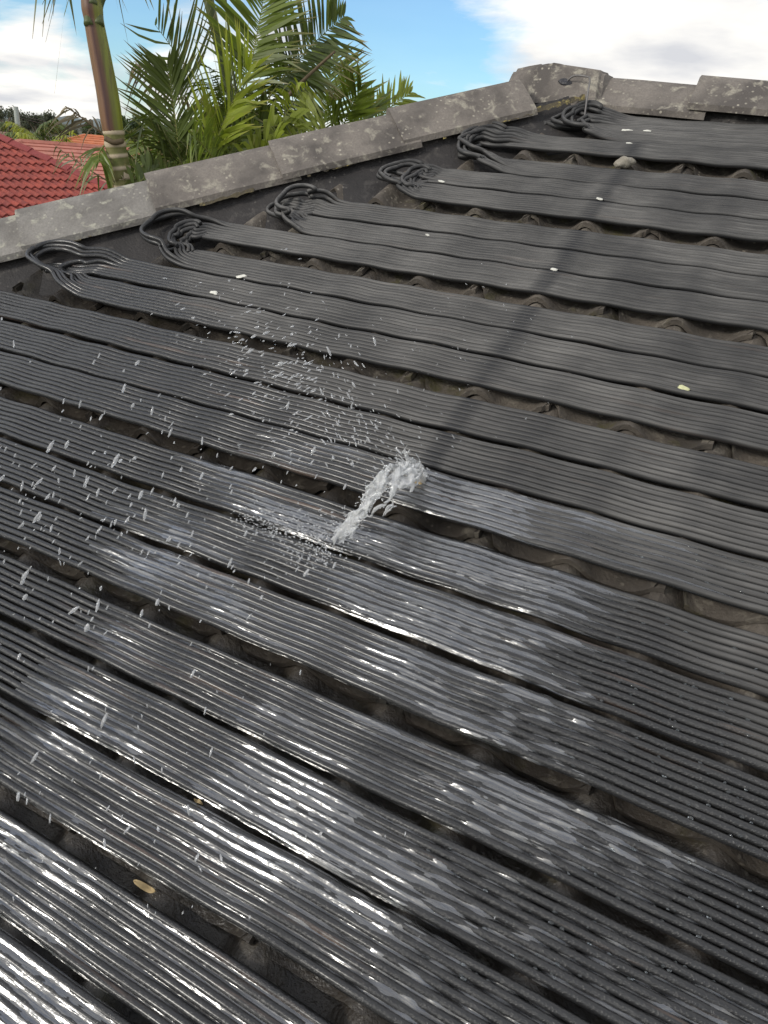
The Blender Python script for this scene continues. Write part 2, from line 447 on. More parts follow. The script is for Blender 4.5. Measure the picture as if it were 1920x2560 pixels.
# ridge and hip caps
def cap_mesh(L, w, h, seed, mat, flare=0.012):
    r = random.Random(seed)
    prof = [(-w, -h), (-w * 0.52, -h * 0.40), (-w * 0.16, -0.004), (0, 0.004), (w * 0.16, -0.004), (w * 0.52, -h * 0.40), (w, -h)]
    th = 0.016
    ts = [0, 0.03, 0.06, 0.25, 0.5, 0.75, 1.0]
    vs_, fs = [], []
    n = len(prof)
    for layer in (0, 1):
        for t in ts:
            up = flare * (1 - t) - (th if layer else 0)
            for (y, z) in prof:
                s = 1 + 0.03 * (1 - t)
                vs_.append((t * L + 0.003 * nz(y * 30 + seed, z * 30), y * s + 0.0015 * nz(t * 9, y * 30 + seed), z * s + up + 0.0015 * nz(t * 7 + seed, y * 25, 4)))
    m = len(ts)
    for layer in (0, 1):
        o = layer * m * n
        for k in range(m - 1):
            for i in range(n - 1):
                a = o + k * n + i; q = (a, a + n, a + n + 1, a + 1)
                fs.append(q[::-1] if layer == 0 else q)
    o = m * n
    for i in range(n - 1):
        fs.append((i, i + 1, o + i + 1, o + i)); e = (m - 1) * n
        fs.append((e + i + 1, e + i, o + e + i, o + e + i + 1))
    for k in range(m - 1):
        fs.append((k * n, o + k * n, o + (k+1) * n, (k+1) * n)); fs.append((k * n + n-1, (k+1) * n + n-1, o + (k+1) * n + n-1, o + k * n + n-1))
    me = mesh('cap', vs_, fs, mat, True); me.set_sharp_from_angle(angle=rad(35))
    return me
def frame(o, x, up):
    x = x.normalized(); y = up.cross(x).normalized(); z = x.cross(y)
    return Matrix(((x.x, y.x, z.x, o.x), (x.y, y.y, z.y, o.y), (x.z, y.z, z.z, o.z), (0, 0, 0, 1)))
UPV = Vector((0, 0, 1))
HT = 0.122                               # cap apex above the hip line
hA = rw(HU, RV, -0.2)
hdir = (rw(hip_u(RV - 10), RV - 10, -0.2) - hA).normalized()     # runs down the hip
CAPL = 0.372
starts = [0.284 + CAPL * k for k in range(0, 15)]
for k, s in enumerate(starts):
    p = hA + hdir * (s + CAPL) + UPV * (HT + 0.006 * (k % 2 == 0) + rng.uniform(-.003, .003))
    me = cap_mesh(CAPL + 0.05, 0.110, 0.080, 30 + k, m_cap if k > 2 else m_capb, 0.017)
    o = obj('hip_cap', me, house)
    o.matrix_local = HI @ frame(p, -hdir, UPV) @ Matrix.Rotation(rng.uniform(-.025, .025), 4, 'Z')
rA = hA
for k in range(8):
    p = rA + Vector((-0.04 + 0.385 * k, 0, HT - 0.052 + 0.012 * (k % 2)))
    me = cap_mesh(0.385 + 0.05, 0.110, 0.075, 60 + k, m_capb, 0.016)
    o = obj('ridge_cap', me, house); o.matrix_local = HI @ frame(p, Vector((1, 0, 0)), UPV)
# the block that covers the junction of hip and ridge
def junction():
    bm = bmesh.new()
    P = [(-0.075, -0.135, 0.0), (0.225, -0.125, 0.0), (0.255, 0.0, 0.03), (0.225, 0.125, 0.0), (-0.075, 0.13, 0.0), (-0.13, 0.0, 0.03),
         (-0.085, -0.05, 0.108), (0.03, -0.058, 0.128), (0.20, -0.048, 0.112), (0.215, 0.03, 0.108), (0.03, 0.05, 0.122), (-0.085, 0.04, 0.104)]
    for q in P: bm.verts.new(q)
    bmesh.ops.convex_hull(bm, input=bm.verts[:])
    bmesh.ops.bevel(bm, geom=bm.edges[:], offset=0.010, segments=2, affect='EDGES')
    bmesh.ops.subdivide_edges(bm, edges=bm.edges[:], cuts=1, use_grid_fill=True)
    for v in bm.verts: v.co += Vector((nz(v.co.x * 22, v.co.y * 22, v.co.z * 22), nz(v.co.x * 22, v.co.y * 22, v.co.z * 22 + 9), nz(v.co.x * 20, v.co.y * 20 + 5, v.co.z * 20))) * 0.004
    me = bpy.data.meshes.new('junction_cap'); bm.to_mesh(me); bm.free(); me.materials.append(m_capb)
    me.polygons.foreach_set('use_smooth', [True] * len(me.polygons)); me.set_sharp_from_angle(angle=rad(40))
    o = obj('junction_cap', me, house); o.matrix_local = HI @ Matrix.Translation(hA + Vector((-0.135, 0, -0.012)))
junction()
# mortar bedding under the caps
def bedding(name, A, d, side, L, mat, w0, w1, z0, z1, seed, drop):
    vs_, fs = [], []; n = int(L / 0.03)
    for i in range(n + 1):
        c = A + d * (L * i / n)
        a = 0.012 * nz(i * 0.35, seed); b_ = 0.03 * nz(i * 0.22, seed + 5) + 0.012 * nz(i * .9, seed)
        for q, (wd, z) in enumerate(((w0, z0), ((w0 * .7 + w1 * .3), z0 * .8 + z1 * .2 + .3 * a), ((w0 * .4 + w1 * .6), z0 * .45 + z1 * .55 + a * .8), (w1 + b_, z1))):
            p = c + side * wd + UPV * (z - drop * wd)
            vs_.append(p)
    for i in range(n):
        for q in range(3):
            a = 4 * i + q; fs.append((a, a + 4, a + 5, a + 1))
    o = obj(name, mesh(name, vs_, fs, mat, True), house); o.matrix_local = HI
nrm = Vector(M3 @ np.array([0, 0, 1.0]))
hside = hdir.cross(nrm).normalized()
if hside.dot(Vector((1, -1, 0))) < 0: hside = -hside
def bed_roof(name, A, d, L, mat, w0, w1, n0, n1, seed, side):
    vs_, fs = [], []; n = int(L / 0.02)
    for i in range(n + 1):
        c = A + d * (L * i / n)
        for q in range(5):
            t = q / 4
            wd = w0 + (w1 - w0) * t + (0.018 * nz(i * 0.15, seed) + 0.008 * nz(i * 0.6, seed + 3)) * t
            h = n0 + (n1 - n0) * t ** 0.7 + 0.005 * nz(i * 0.3, q * 1.3, seed)
            vs_.append(c + side * wd + nrm * h)
    for i in range(n):
        for q in range(4):
            a = 5 * i + q; fs.append((a, a + 5, a + 6, a + 1))
    o = obj(name, mesh(name, vs_, fs, mat, True), house); o.matrix_local = HI
bed_roof('mortar_bed', hA - hdir * 0.06, hdir, 5.4, m_mortar, 0.055, 0.235, 0.068, -0.012, 2.0, hside)
bed_roof('mortar_bed', hA - Vector((0.14, 0, 0)), Vector((1, 0, 0)), 3.3, m_mortar, 0.04, 0.115, 0.06, 0.0, 7.0, Vector(M3 @ np.array([0, -1.0, 0])))
# crumbled lichen line where the caps meet the mortar
def lichen_line():
    ycap = UPV.cross(hdir).normalized()
    if ycap.dot(hside) < 0: ycap = -ycap
    vs_, fs = [], []; n = 420
    for i in range(n + 1):
        c = hA + hdir * (0.05 + 4.2 * i / n)
        for q in range(3):
            wd = 0.107 + 0.004 * q + 0.003 * nz(i * .4, q)
            h = HT - 0.077 - 0.007 * q + 0.006 * nz(i * 0.8, q * 3.1) + 0.003 * nz(i * 2.3, q)
            vs_.append(c + ycap * wd + UPV * h)
    for i in range(n):
        if nz(i * 0.09, 5.5) + 0.4 * nz(i * .5, 2) < -0.05: continue
        for q in range(2):
            a = 3 * i + q; fs.append((a, a + 3, a + 4, a + 1))
    o = obj('lichen_edge', mesh('lichen_edge', vs_, fs, m_lichen, True), house); o.matrix_local = HI
lichen_line()

# bent metal rod glued to the junction cap
def rod():
    base = hA + Vector((-0.035, -0.085, 0.058))
    e = empty('bent_metal_rod', base, 'thin bent metal rod stuck to the junction cap with black mastic', 'rod')
    P = [Vector((0, 0, 0)), Vector((0.03, -0.018, 0.018)), Vector((0.07, -0.03, 0.017)), Vector((0.085, -0.036, 0.008)), Vector((0.093, -0.06, -0.035)), Vector((0.108, -0.10, -0.12))]
    V, F = sweep(catmull(P, 8), 0.0028, 6)
    obj('rod', mesh('rod', V, F, m_wire, True), e)
    bm = bmesh.new(); bmesh.ops.create_icosphere(bm, subdivisions=3, radius=0.016)
    for v in bm.verts:
        v.co = Vector((v.co.x * 1.5, v.co.y * 0.8, v.co.z * 0.8)) * (1 + 0.3 * nz(v.co.x * 60, v.co.y * 60, v.co.z * 60))
    me = bpy.data.meshes.new('mastic'); bm.to_mesh(me); bm.free(); me.materials.append(m_mastic)
    obj('mastic', me, e)
rod()

# ------------------------------------------------------------------ black solar heating strips
PITCH = 0.0113; NT_ = 8; TR = 0.0054
def course_z(v):                          # height of the crests (m) at roof coordinate v (rolls), bridged a little at the steps
    k = math.floor(-v / GA + 1e-6); s = (-v / GA - k)
    s = 1 - s                              # 1 just below an edge, 0 just above the next one
    return -T_STEP * min(1, max(0, s))
WB_U = [-12, -8, -6, -4, -1, 0, 2, 3, 4.5, 6, 16]
WB_V = [4.0, 6.3, 8.0, 9.3, 10.2, 10.8, 10.9, 11.8, 13.0, 14.5, 22]
def wetness(u, v):
    h = np.interp(u, WB_U, WB_V)
    w = (-v - h) / 1.1 + 0.5 + 0.35 * nz(u * 0.9, v * 2.2, 2.0) + 0.2 * nz(u * 3, v * 6, 7.0)
    return min(1, max(0, w))
strips = []
for band in range(0, 10):
    if band == 0:
        for q in range(3): strips.append(-0.25 - 0.31 - 0.615 * q)
    else:
        g0 = -GA * band - (0.17 if band < 4 else 0.14)
        for q in range(3):
            strips.append(g0 - (0.318 if band < 4 else 0.328) - (0.70 if band < 4 else 0.72) * q + rng.uniform(-.012, .012))
apex = [-1.9, -3.25, -4.15, -5.8, -7.4, -8.75, -10.7, -12.0, -13.4, -14.8, -16.2, -17.6, -19.0, -20.4]
seeds_gap = {}
def strip_z(u, v, sid):
    amp = 0.0026 + 0.0016 * nz(sid * 3.7, u * 0.4)
    return course_z(v) + TR - amp * (1 - math.cos(2 * math.pi * u)) / 2 + 0.0025 * nz(u * 0.6, sid * 1.9, 4.4)
def strip_dv(u, sid):
    return 0.024 * nz(u * 0.42, sid * 2.3, 1.1) + 0.007 * nz(u * 1.3, sid * 5.3, 8.8)
DIRT_U = 0.0
def us_arm(u0):
    a = list(np.arange(u0, 5.0, 0.125)); b = list(np.arange(5.0, 16.01, 0.25))
    return a + b
LABELS = ['nearest the ridge, its loop just under the junction cap', 'second from the ridge, its open loop around a tile crest', 'third from the ridge, its loop split into separate cords',
          'fourth from the ridge, its folded loop pointing up at the hip', 'fifth from the ridge, with a wide open loop', 'sixth from the ridge, its wet loop at the photo edge']
ORD = ['seventh', 'eighth', 'ninth', 'tenth', 'eleventh', 'twelfth', 'thirteenth', 'fourteenth']
EXTRA = ['', ' crossed by the water jet', ' under the landing splash', ' below the splash', '', ' in the wet foreground', ' at the bottom of the photo', '']
def strip_thing(k):
    s1, s2 = 2 * k, 2 * k + 1
    vu, vl = strips[s1], strips[s2]
    ua = apex[k]
    hd = (vu - vl) / 2; vm = (vu + vl) / 2
    r = random.Random(500 + k)
    lab = ('black rubber solar strip ' + LABELS[k]) if k < 6 else ('wet black rubber solar strip pair, ' + ORD[k - 6] + ' from the ridge' + EXTRA[k - 6])
    base = rw(ua, vm, 0)
    root = empty('solar_strip', base, lab, 'solar strip', 'black solar heating strips on the roof', ROOF)
    sgn = 1
    open_ = r.uniform(0.55, 1.05); ks = r.uniform(0.6, 0.95)
    lean = r.uniform(34, 68)
    # apex shape: distances in rolls
    ctrl = [(1.9, 1.0, 0), (1.45, 1.0, 4), (1.05, 0.96, 22), (0.72, 0.90 * open_, lean * .70), (0.36, 0.98 * open_, lean), (0.10, 0.62 * open_, lean + 4), (0.0, 0.0, lean + 6)]
    bits = [(0.0, 1.0)]
    ctrl = [(a_ * ks, b_, c_) for a_, b_, c_ in ctrl]
    splits = sorted(r.sample(range(1, NT_), 3))
    for j in range(NT_):
        grp = sum(j >= s for s in splits)
        rg = random.Random(900 + k * 10 + grp)
        du_g = rg.uniform(-0.30, 0.55); tw_g = rg.uniform(-40, 22); zz_g = rg.uniform(-0.012, 0.012); vg = rg.uniform(-0.2, 0.2)
        rj = random.Random(3000 + k * 10 + j)
        o_j = (3.5 - j) * PITCH / S * (1.085 if k > 5 else 1.05)
        # control of the bend for this tube
        P = []
        for side in (1, -1):
            cs = ctrl if side == 1 else ctrl[-2::-1]
            for (du, dv, th) in cs:
                wgt = max(0.0, 1 - du / 1.25)
                th2 = th + tw_g * wgt + rj.uniform(-3, 3) * wgt
                u_ = ua + du + (du_g + rj.uniform(-.07, .07)) * max(0, 1 - du / 0.95)
                v_ = vm + side * (dv * hd + vg * wgt * 0.6)
                P.append((u_, v_, th2, side, du))
        arr = catmull(np.array([(p[0], p[1], p[2]) for p in P]), 8)
        n = len(arr)
        ctr = arr[:, :2]
        Tn = np.gradient(ctr, axis=0); Tn /= np.linalg.norm(Tn, axis=1)[:, None] + 1e-9
        out = np.stack([Tn[:, 1], -Tn[:, 0]], 1)       # path runs leftwards on the upper arm: outward side
        if out[0, 1] < 0: out = -out
        pts = []; wet = []
        # upper arm, right to left
        ustart = P[0][0]
        for u in reversed(us_arm(ustart + 0.05)):
            v = vu + o_j + strip_dv(u, s1) + 0.011 * nz(u * 0.7, j * 3.1 + k * 7.7, 2)
            pts.append((u, v, strip_z(u, v, s1)))
        blend_n = n
        for i in range(n):
            u, v, th = arr[i]; th = math.radians(max(0, th))
            s = i / (n - 1)
            sid = s1 if s < 0.5 else s2
            lay = max(0, 1 - abs(u - ustart) * 0 - (0 if th < .02 else 1))
            c_, s_ = math.cos(th), math.sin(th)
            cv = v + strip_dv(u, sid) * (1 - s_)
            uu = u + out[i, 0] * o_j * c_ * 0.94; vv = cv + out[i, 1] * o_j * c_
            zz = strip_z(uu, vv, sid) * (1 - s_) + s_ * (-0.012 + TR)
            zz += s_ * (0.034 + o_j * S * 0.8) + zz_g * s_
            zz = max(zz, strip_z(uu, vv, sid) if s_ < .5 else -0.02)
            pts.append((uu, vv, zz))
        for u in us_arm(P[-1][0] + 0.05):
            v = vl - o_j + strip_dv(u, s2) + 0.011 * nz(u * 0.7, j * 2.7 + k * 5.3, 9)
            pts.append((u, v, strip_z(u, v, s2)))
        A = np.array(pts)
        # soften the joins between arm and bend
        A2 = A.copy()
        n_arm = len(us_arm(ustart + 0.05))
        for rep in range(3):
            for lo in (n_arm - 10, n_arm + n - 14):
                sl_ = slice(max(1, lo), min(len(A) - 1, lo + 24))
                idx = np.arange(sl_.start, sl_.stop)
                A2[idx] = (A[idx - 1] + 2 * A[idx] + A[idx + 1]) / 4
            A = A2.copy()
        loc = np.column_stack([(A[:, 0] - ua) * S, (A[:, 1] - vm) * S, A[:, 2]])
        sides = 8
        V, F = sweep(loc, TR * (1.10 if k > 5 else 1.06), sides, 1.25, True)
        me = mesh('tube', V, F, m_rub, True)
        w = np.array([wetness(q[0], q[1]) for q in A])
        dd = np.array([0.85 * max(0, 1 - (abs(q[0] + 0.06 * nz(q[1] * 2, 3)) / 0.16) ** 2) * (1 if -11 < q[1] < -1.5 else 0) * (0.75 + 0.5 * nz(q[1] * 5, 1.2)) for q in A])
        for q in (1, 2, 3):  # shade of the other tile crests, painted as dark bands beside the dirt streak
            dd = np.maximum(dd, np.array([(0.12 + 0.16 * nz(p_[1] * .6, q * 3.3)) * max(0, 1 - (abs(p_[0] - q + 0.05 * nz(p_[1] * 2, q)) / 0.18) ** 2) * (1 if -12 < p_[1] < -2 else 0) for p_ in A]))
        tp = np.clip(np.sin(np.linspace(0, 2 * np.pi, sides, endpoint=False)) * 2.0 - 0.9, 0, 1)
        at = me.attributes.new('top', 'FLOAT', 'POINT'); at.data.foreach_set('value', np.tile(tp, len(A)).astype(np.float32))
        at = me.attributes.new('wet', 'FLOAT', 'POINT'); at.data.foreach_set('value', np.repeat(w, sides).astype(np.float32))
        at = me.attributes.new('dirt_shade', 'FLOAT', 'POINT'); at.data.foreach_set('value', np.repeat(np.clip(dd, 0, 1), sides).astype(np.float32))
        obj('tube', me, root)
for k in range(14):
    strip_thing(k)

# ------------------------------------------------------------------ running water
def film():
    vs_, fs, thick = [], [], []
    spans = {14: (-2.4, 3.9), 15: (-3.4, 2.8), 16: (-3.6, 2.9), 17: (-3.2, 3.3), 18: (-2.6, 4.5), 19: (-2.6, 4.9), 20: (-2.6, 4.9), 21: (-2.6, 5), 22: (-2.4, 5), 23: (-2, 5), 24: (-1.6, 5), 25: (-1.4, 5), 26: (-1, 4)}
    nv = 66; du = 0.04
    for sid, (a, b) in spans.items():
        vc = strips[sid]
        nu = int((b - a) / du)
        us = np.linspace(a, b, nu + 1)
        base = len(vs_)
        keep = np.zeros((nu + 1, nv + 1), bool)
        for i, u in enumerate(us):
            dvv = strip_dv(u, sid)
            for j in range(nv + 1):
                o = (j / nv - 0.5) * 2 * (0.32 if sid < 12 else 0.335)
                v = vc + o + dvv
                cov = 0.80 + 0.75 * nz(u * 0.55, v * 1.5, 3.0) + 0.35 * nz(u * 1.5, v * 7, 9.0)
                if sid > 15 and u > 1.2: cov += 0.75 * nz(u * 5, v * 16, 4.0) * min(1, (u - 1.2))
                edge = min(u - a, b - u)
                cov += min(0, edge - 0.7 - 0.9 * nz(v * 13, u * 0.5, sid * 1.0) - 0.3 * nz(v * 40, u * 2)) * 1.0
                cov -= max(0, abs(o) - 0.29) * 16
                if sid in (14, 15, 16): cov += 0.4 * max(0, 1 - abs(u - 1.2) / 1.6)
                if u > 2.2 and sid > 16: cov -= 0.28 * (u - 2.2)
                h = -0.0042 + 0.0050 * min(1, max(0, cov)) + 0.0006 * nz(u * 9, v * 38, 5) + 0.0005 * nz(u * 2.0, v * 60, 1) + (0.00075 + 0.0005 * nz(u * 0.8, v * 3, 6)) * math.cos(2 * math.pi * (o / 0.0817 - 0.5))
                z = strip_z(u, v, sid) + TR + h
                keep[i, j] = cov > -0.35
                thick.append(min(1, max(0, (cov - 0.05) * 1.15)))
                vs_.append((u * S, v * S, z))
        for i in range(nu):
            for j in range(nv):
                if keep[i, j] and keep[i+1, j] and keep[i, j+1] and keep[i+1, j+1]:
                    q = base + i * (nv + 1) + j
                    fs.append((q, q + nv + 1, q + nv + 2, q + 1))
    me = mesh('water_film', vs_, fs, m_film, True)
    ta = me.attributes.new('thick', 'FLOAT', 'POINT'); ta.data.foreach_set('value', np.array(thick, np.float32))
    o = obj('water_film', me); o.matrix_world = ROOF
    tag(o, 'thin sheet of running water spread over the lower strips', 'water', kind='stuff')
film()
def ico(sub):
    bm = bmesh.new(); bmesh.ops.create_icosphere(bm, subdivisions=sub, radius=1)
    v = np.array([x.co[:] for x in bm.verts]); f = [[q.index for q in x.verts] for x in bm.faces]
    bm.free(); return v, f
ICO1 = ico(1); ICO2 = ico(2)
def blobs(name, items, base, mat, label, cat, kind=None):
    vs_, fs = [], []; off = 0
    for (p, ax, ln, wd) in items:
        V, F = ICO2 if wd > 0.004 else ICO1
        ax = np.asarray(ax, float); ax /= np.linalg.norm(ax)
        t = np.array([0.3, 0.5, 0.8]); b1 = np.cross(ax, t); b1 /= np.linalg.norm(b1); b2 = np.cross(ax, b1)
        W = V[:, :1] * ax * ln + V[:, 1:2] * b1 * wd + V[:, 2:3] * b2 * wd
        lump = 1 + 0.18 * np.sin(V[:, :1] * 5 + p[0] * 40) * np.cos(V[:, 1:2] * 4 + p[1] * 30)
        vs_.append(W * lump + np.asarray(p)); fs += [[q + off for q in f] for f in F]; off += len(V)
    me = mesh(name, np.vstack(vs_) - np.asarray(base), fs, mat, True)
    o = obj(name, me); o.location = base
    return tag(o, label, cat, kind=kind)
def px_roof(x, y, n):        # a point over the roof, n metres above the crests, in the line of photo pixel x, y
    d = M3.T @ ray(x, y); s = (n - CP[2]) / d[2]
    return M3 @ (CP + s * d)
def spray():
    it = []
    G = random.Random(21)
    def add(x, y, n, big, ang):
        p = px_roof(x, y, n)
        d = np.linalg.norm(p - CAM)
        wd = big * min(1.7, math.exp(G.gauss(-.45, .45))) * 0.0012
        ln = wd * G.uniform(1.6, 5.0)
        a = math.radians(ang + G.gauss(0, 14))
        ax = math.cos(a) * c_r + math.sin(a) * c_u + 0.3 * G.uniform(-1, 1) * c_w
        it.append((p, ax, ln, wd))
    for _ in range(520):      # fan thrown up and left of the leak
        t = G.random() ** 0.8; 
        x = 1010 - t * 420 + G.gauss(0, 45 + 60 * t); y = 1150 - t * 330 + G.gauss(0, 40 + 45 * t)
        add(x, y, G.uniform(0.03, 0.10 + 0.30 * t), 0.9 + 0.5 * t, 118 if x > 800 else 25)
    for _ in range(340):      # spray falling over the left side
        x = G.uniform(0, 900); y = G.gauss(1230, 190) + (450 - x) * 0.10
        if x > 650 and y > 1500: continue
        add(x, y, G.uniform(0.05, 0.45), 1.0 + 0.5 * (x < 500), 62)
    for _ in range(90):      # nearer drops in the lower left
        x = abs(G.gauss(0, 420)); y = G.uniform(1350, 2300)
        add(x, y, G.uniform(0.10, 0.55), 0.95, 80)
    for _ in range(110):      # fine drops drifting right
        add(G.gauss(1130, 110), G.gauss(880, 110), G.uniform(0.02, 0.2), 0.55, 125 if G.random() < .6 else 60)
    blobs('water_spray', it, px_roof(700, 1150, 0.0), m_drop, 'scattered white water drops flying over the left half of the strips', 'water spray', 'stuff')
spray()
def jet():
    G = random.Random(5)
    leak = np.array([0.02, -10.82, 0.05])
    base = rw(*leak)
    mid = [np.array(M3.T @ px_roof(x, y, n)) for x, y, n in ((1022, 1168, 0.07), (985, 1196, 0.10), (930, 1250, 0.085), (880, 1300, 0.04), (845, 1338, 0.015))]
    start = leak * S
    vs_, fs = [], []; off = 0
    root = empty('water_jet', base, 'white jet of water bursting from a split strip and falling across the gap', 'water jet', rot=ROOF)
    bl = np.array(leak) * S
    def strand(P, rad_):
        nonlocal off
        V, F = sweep(P, rad_, 7)
        vs_.append(V - bl); fs.extend([[q + off for q in f] for f in F]); off += len(V)
    path = catmull([start] + mid, 12)
    tang = np.gradient(path, axis=0); tang /= np.linalg.norm(tang, axis=1)[:, None]
    n_ = len(path)
    crossd = np.cross(tang, np.array([0, 0, 1.0])); crossd /= np.linalg.norm(crossd, axis=1)[:, None]
    def at_path(t):
        i = min(n_ - 1, max(0, int(t * (n_ - 1)))); return path[i], tang[i], crossd[i]
    for s in range(230):      # torn threads of the sheet
        t = G.random(); p, tg, cx = at_path(t)
        half = 0.006 + 0.026 * math.sin(math.pi * min(1, 0.15 + t * .95)) ** .8
        w_ = G.uniform(-1, 1); w_ = w_ * abs(w_) ** .3
        c = p + cx * half * w_ + np.array([0, 0, G.gauss(0, .006) - 0.010 * w_ * w_])
        L_ = G.uniform(.010, .045); k_ = 7
        yaw_ = G.gauss(0, .22); d_ = tg * math.cos(yaw_) + cx * math.sin(yaw_)
        P = [c + d_ * L_ * (q / (k_ - 1) - .5) + np.array([G.gauss(0, .0009), G.gauss(0, .0009), G.gauss(0, .0012) + 0.004 * math.sin(q * 1.1 + s)]) for q in range(k_)]
        r0 = G.uniform(.0012, .0034)
        strand(P, np.array([r0 * (0.25 + math.sin(math.pi * (q + .4) / k_)) * G.uniform(.6, 1.2) for q in range(k_)]))
    for s in range(26):       # crown of spikes thrown up at the leak
        tip = np.array(M3.T @ px_roof(1005 + G.gauss(0, 24), 1140 + G.gauss(0, 20), G.uniform(.05, .12)))
        P = catmull([start + np.array([G.gauss(0, .008), G.gauss(0, .008), 0]), (start + tip) / 2 + np.array([G.gauss(0, .008), G.gauss(0, .008), .008]), tip], 4)
        strand(P, np.linspace(G.uniform(.0018, .004), 0.0011, len(P)))
    me = mesh('stream', np.vstack(vs_), fs, m_jet, True)
    o = obj('stream', me, root); o['kind'] = 'stuff'
    rm = o.modifiers.new('fuse', 'REMESH'); rm.mode = 'VOXEL'; rm.voxel_size = 0.0016; rm.use_smooth_shade = True
    sm = o.modifiers.new('soften', 'SMOOTH'); sm.factor = 0.6; sm.iterations = 5
    it = []
    for _ in range(1300):
        t = G.random()
        x = 900 - 290 * t + G.gauss(0, 24); y = 1290 + 45 * (1 - abs(t - .35)) + G.gauss(0, 20) 
        if G.random() < .25: x, y = G.gauss(790, 45), G.gauss(1385, 16)
        if G.random() < .35:
            pp, _, cx = at_path(G.random()); pw = M3 @ (pp + cx * G.gauss(0, .016) + np.array([0, 0, G.gauss(0, .008)])) - CAM
            it.append((M3.T @ (pw + CAM) - bl, (G.gauss(0, 1), G.gauss(0, 1), .4), G.uniform(.001, .003), G.uniform(.0007, .0017))); continue
        n = 0.004 + abs(G.gauss(0, .008)); p = np.array(M3.T @ px_roof(x, y, n)) - bl
        w = G.uniform(0.0005, 0.0017)
        it.append((p, (G.gauss(0, 1), G.gauss(0, 1), .2), w * G.uniform(1, 1.5), w))
    f = blobs('foam', it, (0, 0, 0), m_foam, None, None)
    f.parent = root; f['kind'] = 'stuff'
jet()
def ring_drops():
    G = random.Random(77); it = []
    for _ in range(900):
        x, y = G.uniform(1050, 1920), G.uniform(1350, 2450)
        d = M3.T @ ray(x, y); s = (0.009 - CP[2]) / d[2]; q = (CP + s * d) / S
        # sit on the nearest strip
        sid = min(range(len(strips)), key=lambda i: abs(strips[i] - q[1]))
        if abs(q[1] - strips[sid]) > 0.27 or sid < 14: continue
        z = strip_z(q[0], q[1], sid) + TR * 0.75
        w = G.uniform(0.0010, 0.0026)
        it.append((M3 @ np.array([q[0] * S, q[1] * S, z]), M3 @ np.array([1.0, 0.1, 0]), w * G.uniform(1, 1.8), w))
    m = wmat('bead_water', (0.8, 0.85, 0.88), 0.03, 0.95)
    blobs('water_beads', it, rw(2, -13, 0), m, 'small clear beads of water sitting on the lower right strips', 'water beads', 'stuff')
ring_drops()

# ------------------------------------------------------------------ small litter on the strips
def litter(x, y, size, mat, name, label, cat, seed, flat=0.25, n=None):
    d = M3.T @ ray(x, y); s = (0.010 - CP[2]) / d[2]; q = (CP + s * d) / S
    sid = min(range(len(strips)), key=lambda i: abs(strips[i] - q[1]))
    z = (strip_z(q[0], q[1], sid) + TR + 0.0005) if n is None else n
    bm = bmesh.new(); bmesh.ops.create_icosphere(bm, subdivisions=3, radius=size)
    r = random.Random(seed)
    for v in bm.verts:
        k = 1 + 0.45 * nz(v.co.x / size * 1.6 + seed, v.co.y / size * 1.6, v.co.z / size)
        v.co = Vector((v.co.x * 1.5 * k, v.co.y * k * .75, v.co.z * flat * k))
    me = bpy.data.meshes.new(name); bm.to_mesh(me); bm.free(); me.materials.append(mat)
    me.polygons.foreach_set('use_smooth', [True] * len(me.polygons))
    o = obj(name, me); o.matrix_world = ROOF @ Matrix.Translation((q[0] * S, q[1] * S, z)) @ Matrix.Rotation(r.uniform(-.5, .5), 4, 'Z')
    tag(o, label, cat)
litter(1710, 962, 0.008, m_yleaf, 'petal', 'pale yellow petal lying on a dry strip at the right', 'petal', 1)
litter(1562, 400, 0.016, m_pale, 'mortar_lump', 'pale lump of mortar on a tile crest below the top strip', 'mortar', 2, 0.9, 0.004)
for i, (x, y, s, lab) in enumerate([(1568, 316, .010, 'white dropping near the top of the uppermost strip'), (1620, 319, .007, 'small white dropping right of the larger one on the uppermost strip'),
        (1573, 353, .006, 'white T-shaped speck on the band just under the ridge'), (1103, 449, .007, 'white dropping beside the loop left of the tile gap'),
        (1500, 494, .007, 'white speck where a dark joint begins between two strips'), (600, 682, .009, 'cream dropping on the wet strip near the left loops'),
        (533, 727, .008, 'cream smear below the larger dropping at the left'), (1385, 668, .006, 'tiny white dropping on the joint at the dark streak'),
        (1068, 577, .005, 'white fleck left of the dark streak on the second band')]):
    litter(x, y, s, m_white, 'bird_dropping', lab, 'dropping', 10 + i)
litter(1043, 1198, 0.010, m_leaf, 'leaf_scrap', 'tan leaf scrap at the split where the water bursts out', 'leaf', 31, 0.5)
def gap_leaf(x, y, L, lab, rot, seed):
    d = M3.T @ ray(x, y); s = (-0.006 - CP[2]) / d[2]; q = CP + s * d
    q[1] = min((strips[i] + strips[i + 1] for i in range(len(strips) - 1)), key=lambda g_: abs(g_ / 2 * S - q[1])) / 2 * S; q[2] = -0.008
    vs_, fs = [], []
    n = 9
    for i in range(n):
        t = i / (n - 1); w = 0.13 * L * math.sin(math.pi * t) ** .7 * (1 + .3 * nz(i, seed))
        z = 0.007 * math.sin(t * 5.3 + seed) + .004
        vs_ += [((t - .5) * L, -w, z + .003), ((t - .5) * L, 0, z), ((t - .5) * L, w * .8, z + .004)]
    for i in range(n - 1):
        a = 3 * i; fs += [(a, a+3, a+4, a+1), (a+1, a+4, a+5, a+2)]
    o = obj('dry_leaf', mesh('dry_leaf', vs_, fs, m_leaf, True)); o.matrix_world = ROOF @ Matrix.Translation(q) @ Matrix.Rotation(rot, 4, 'Z')
    sm = o.modifiers.new('thick', 'SOLIDIFY'); sm.thickness = 0.0008
    tag(o, lab, 'leaf')
gap_leaf(338, 2262, 0.030, 'curled tan leaf in the gap at the bottom left', 0.1, 1)
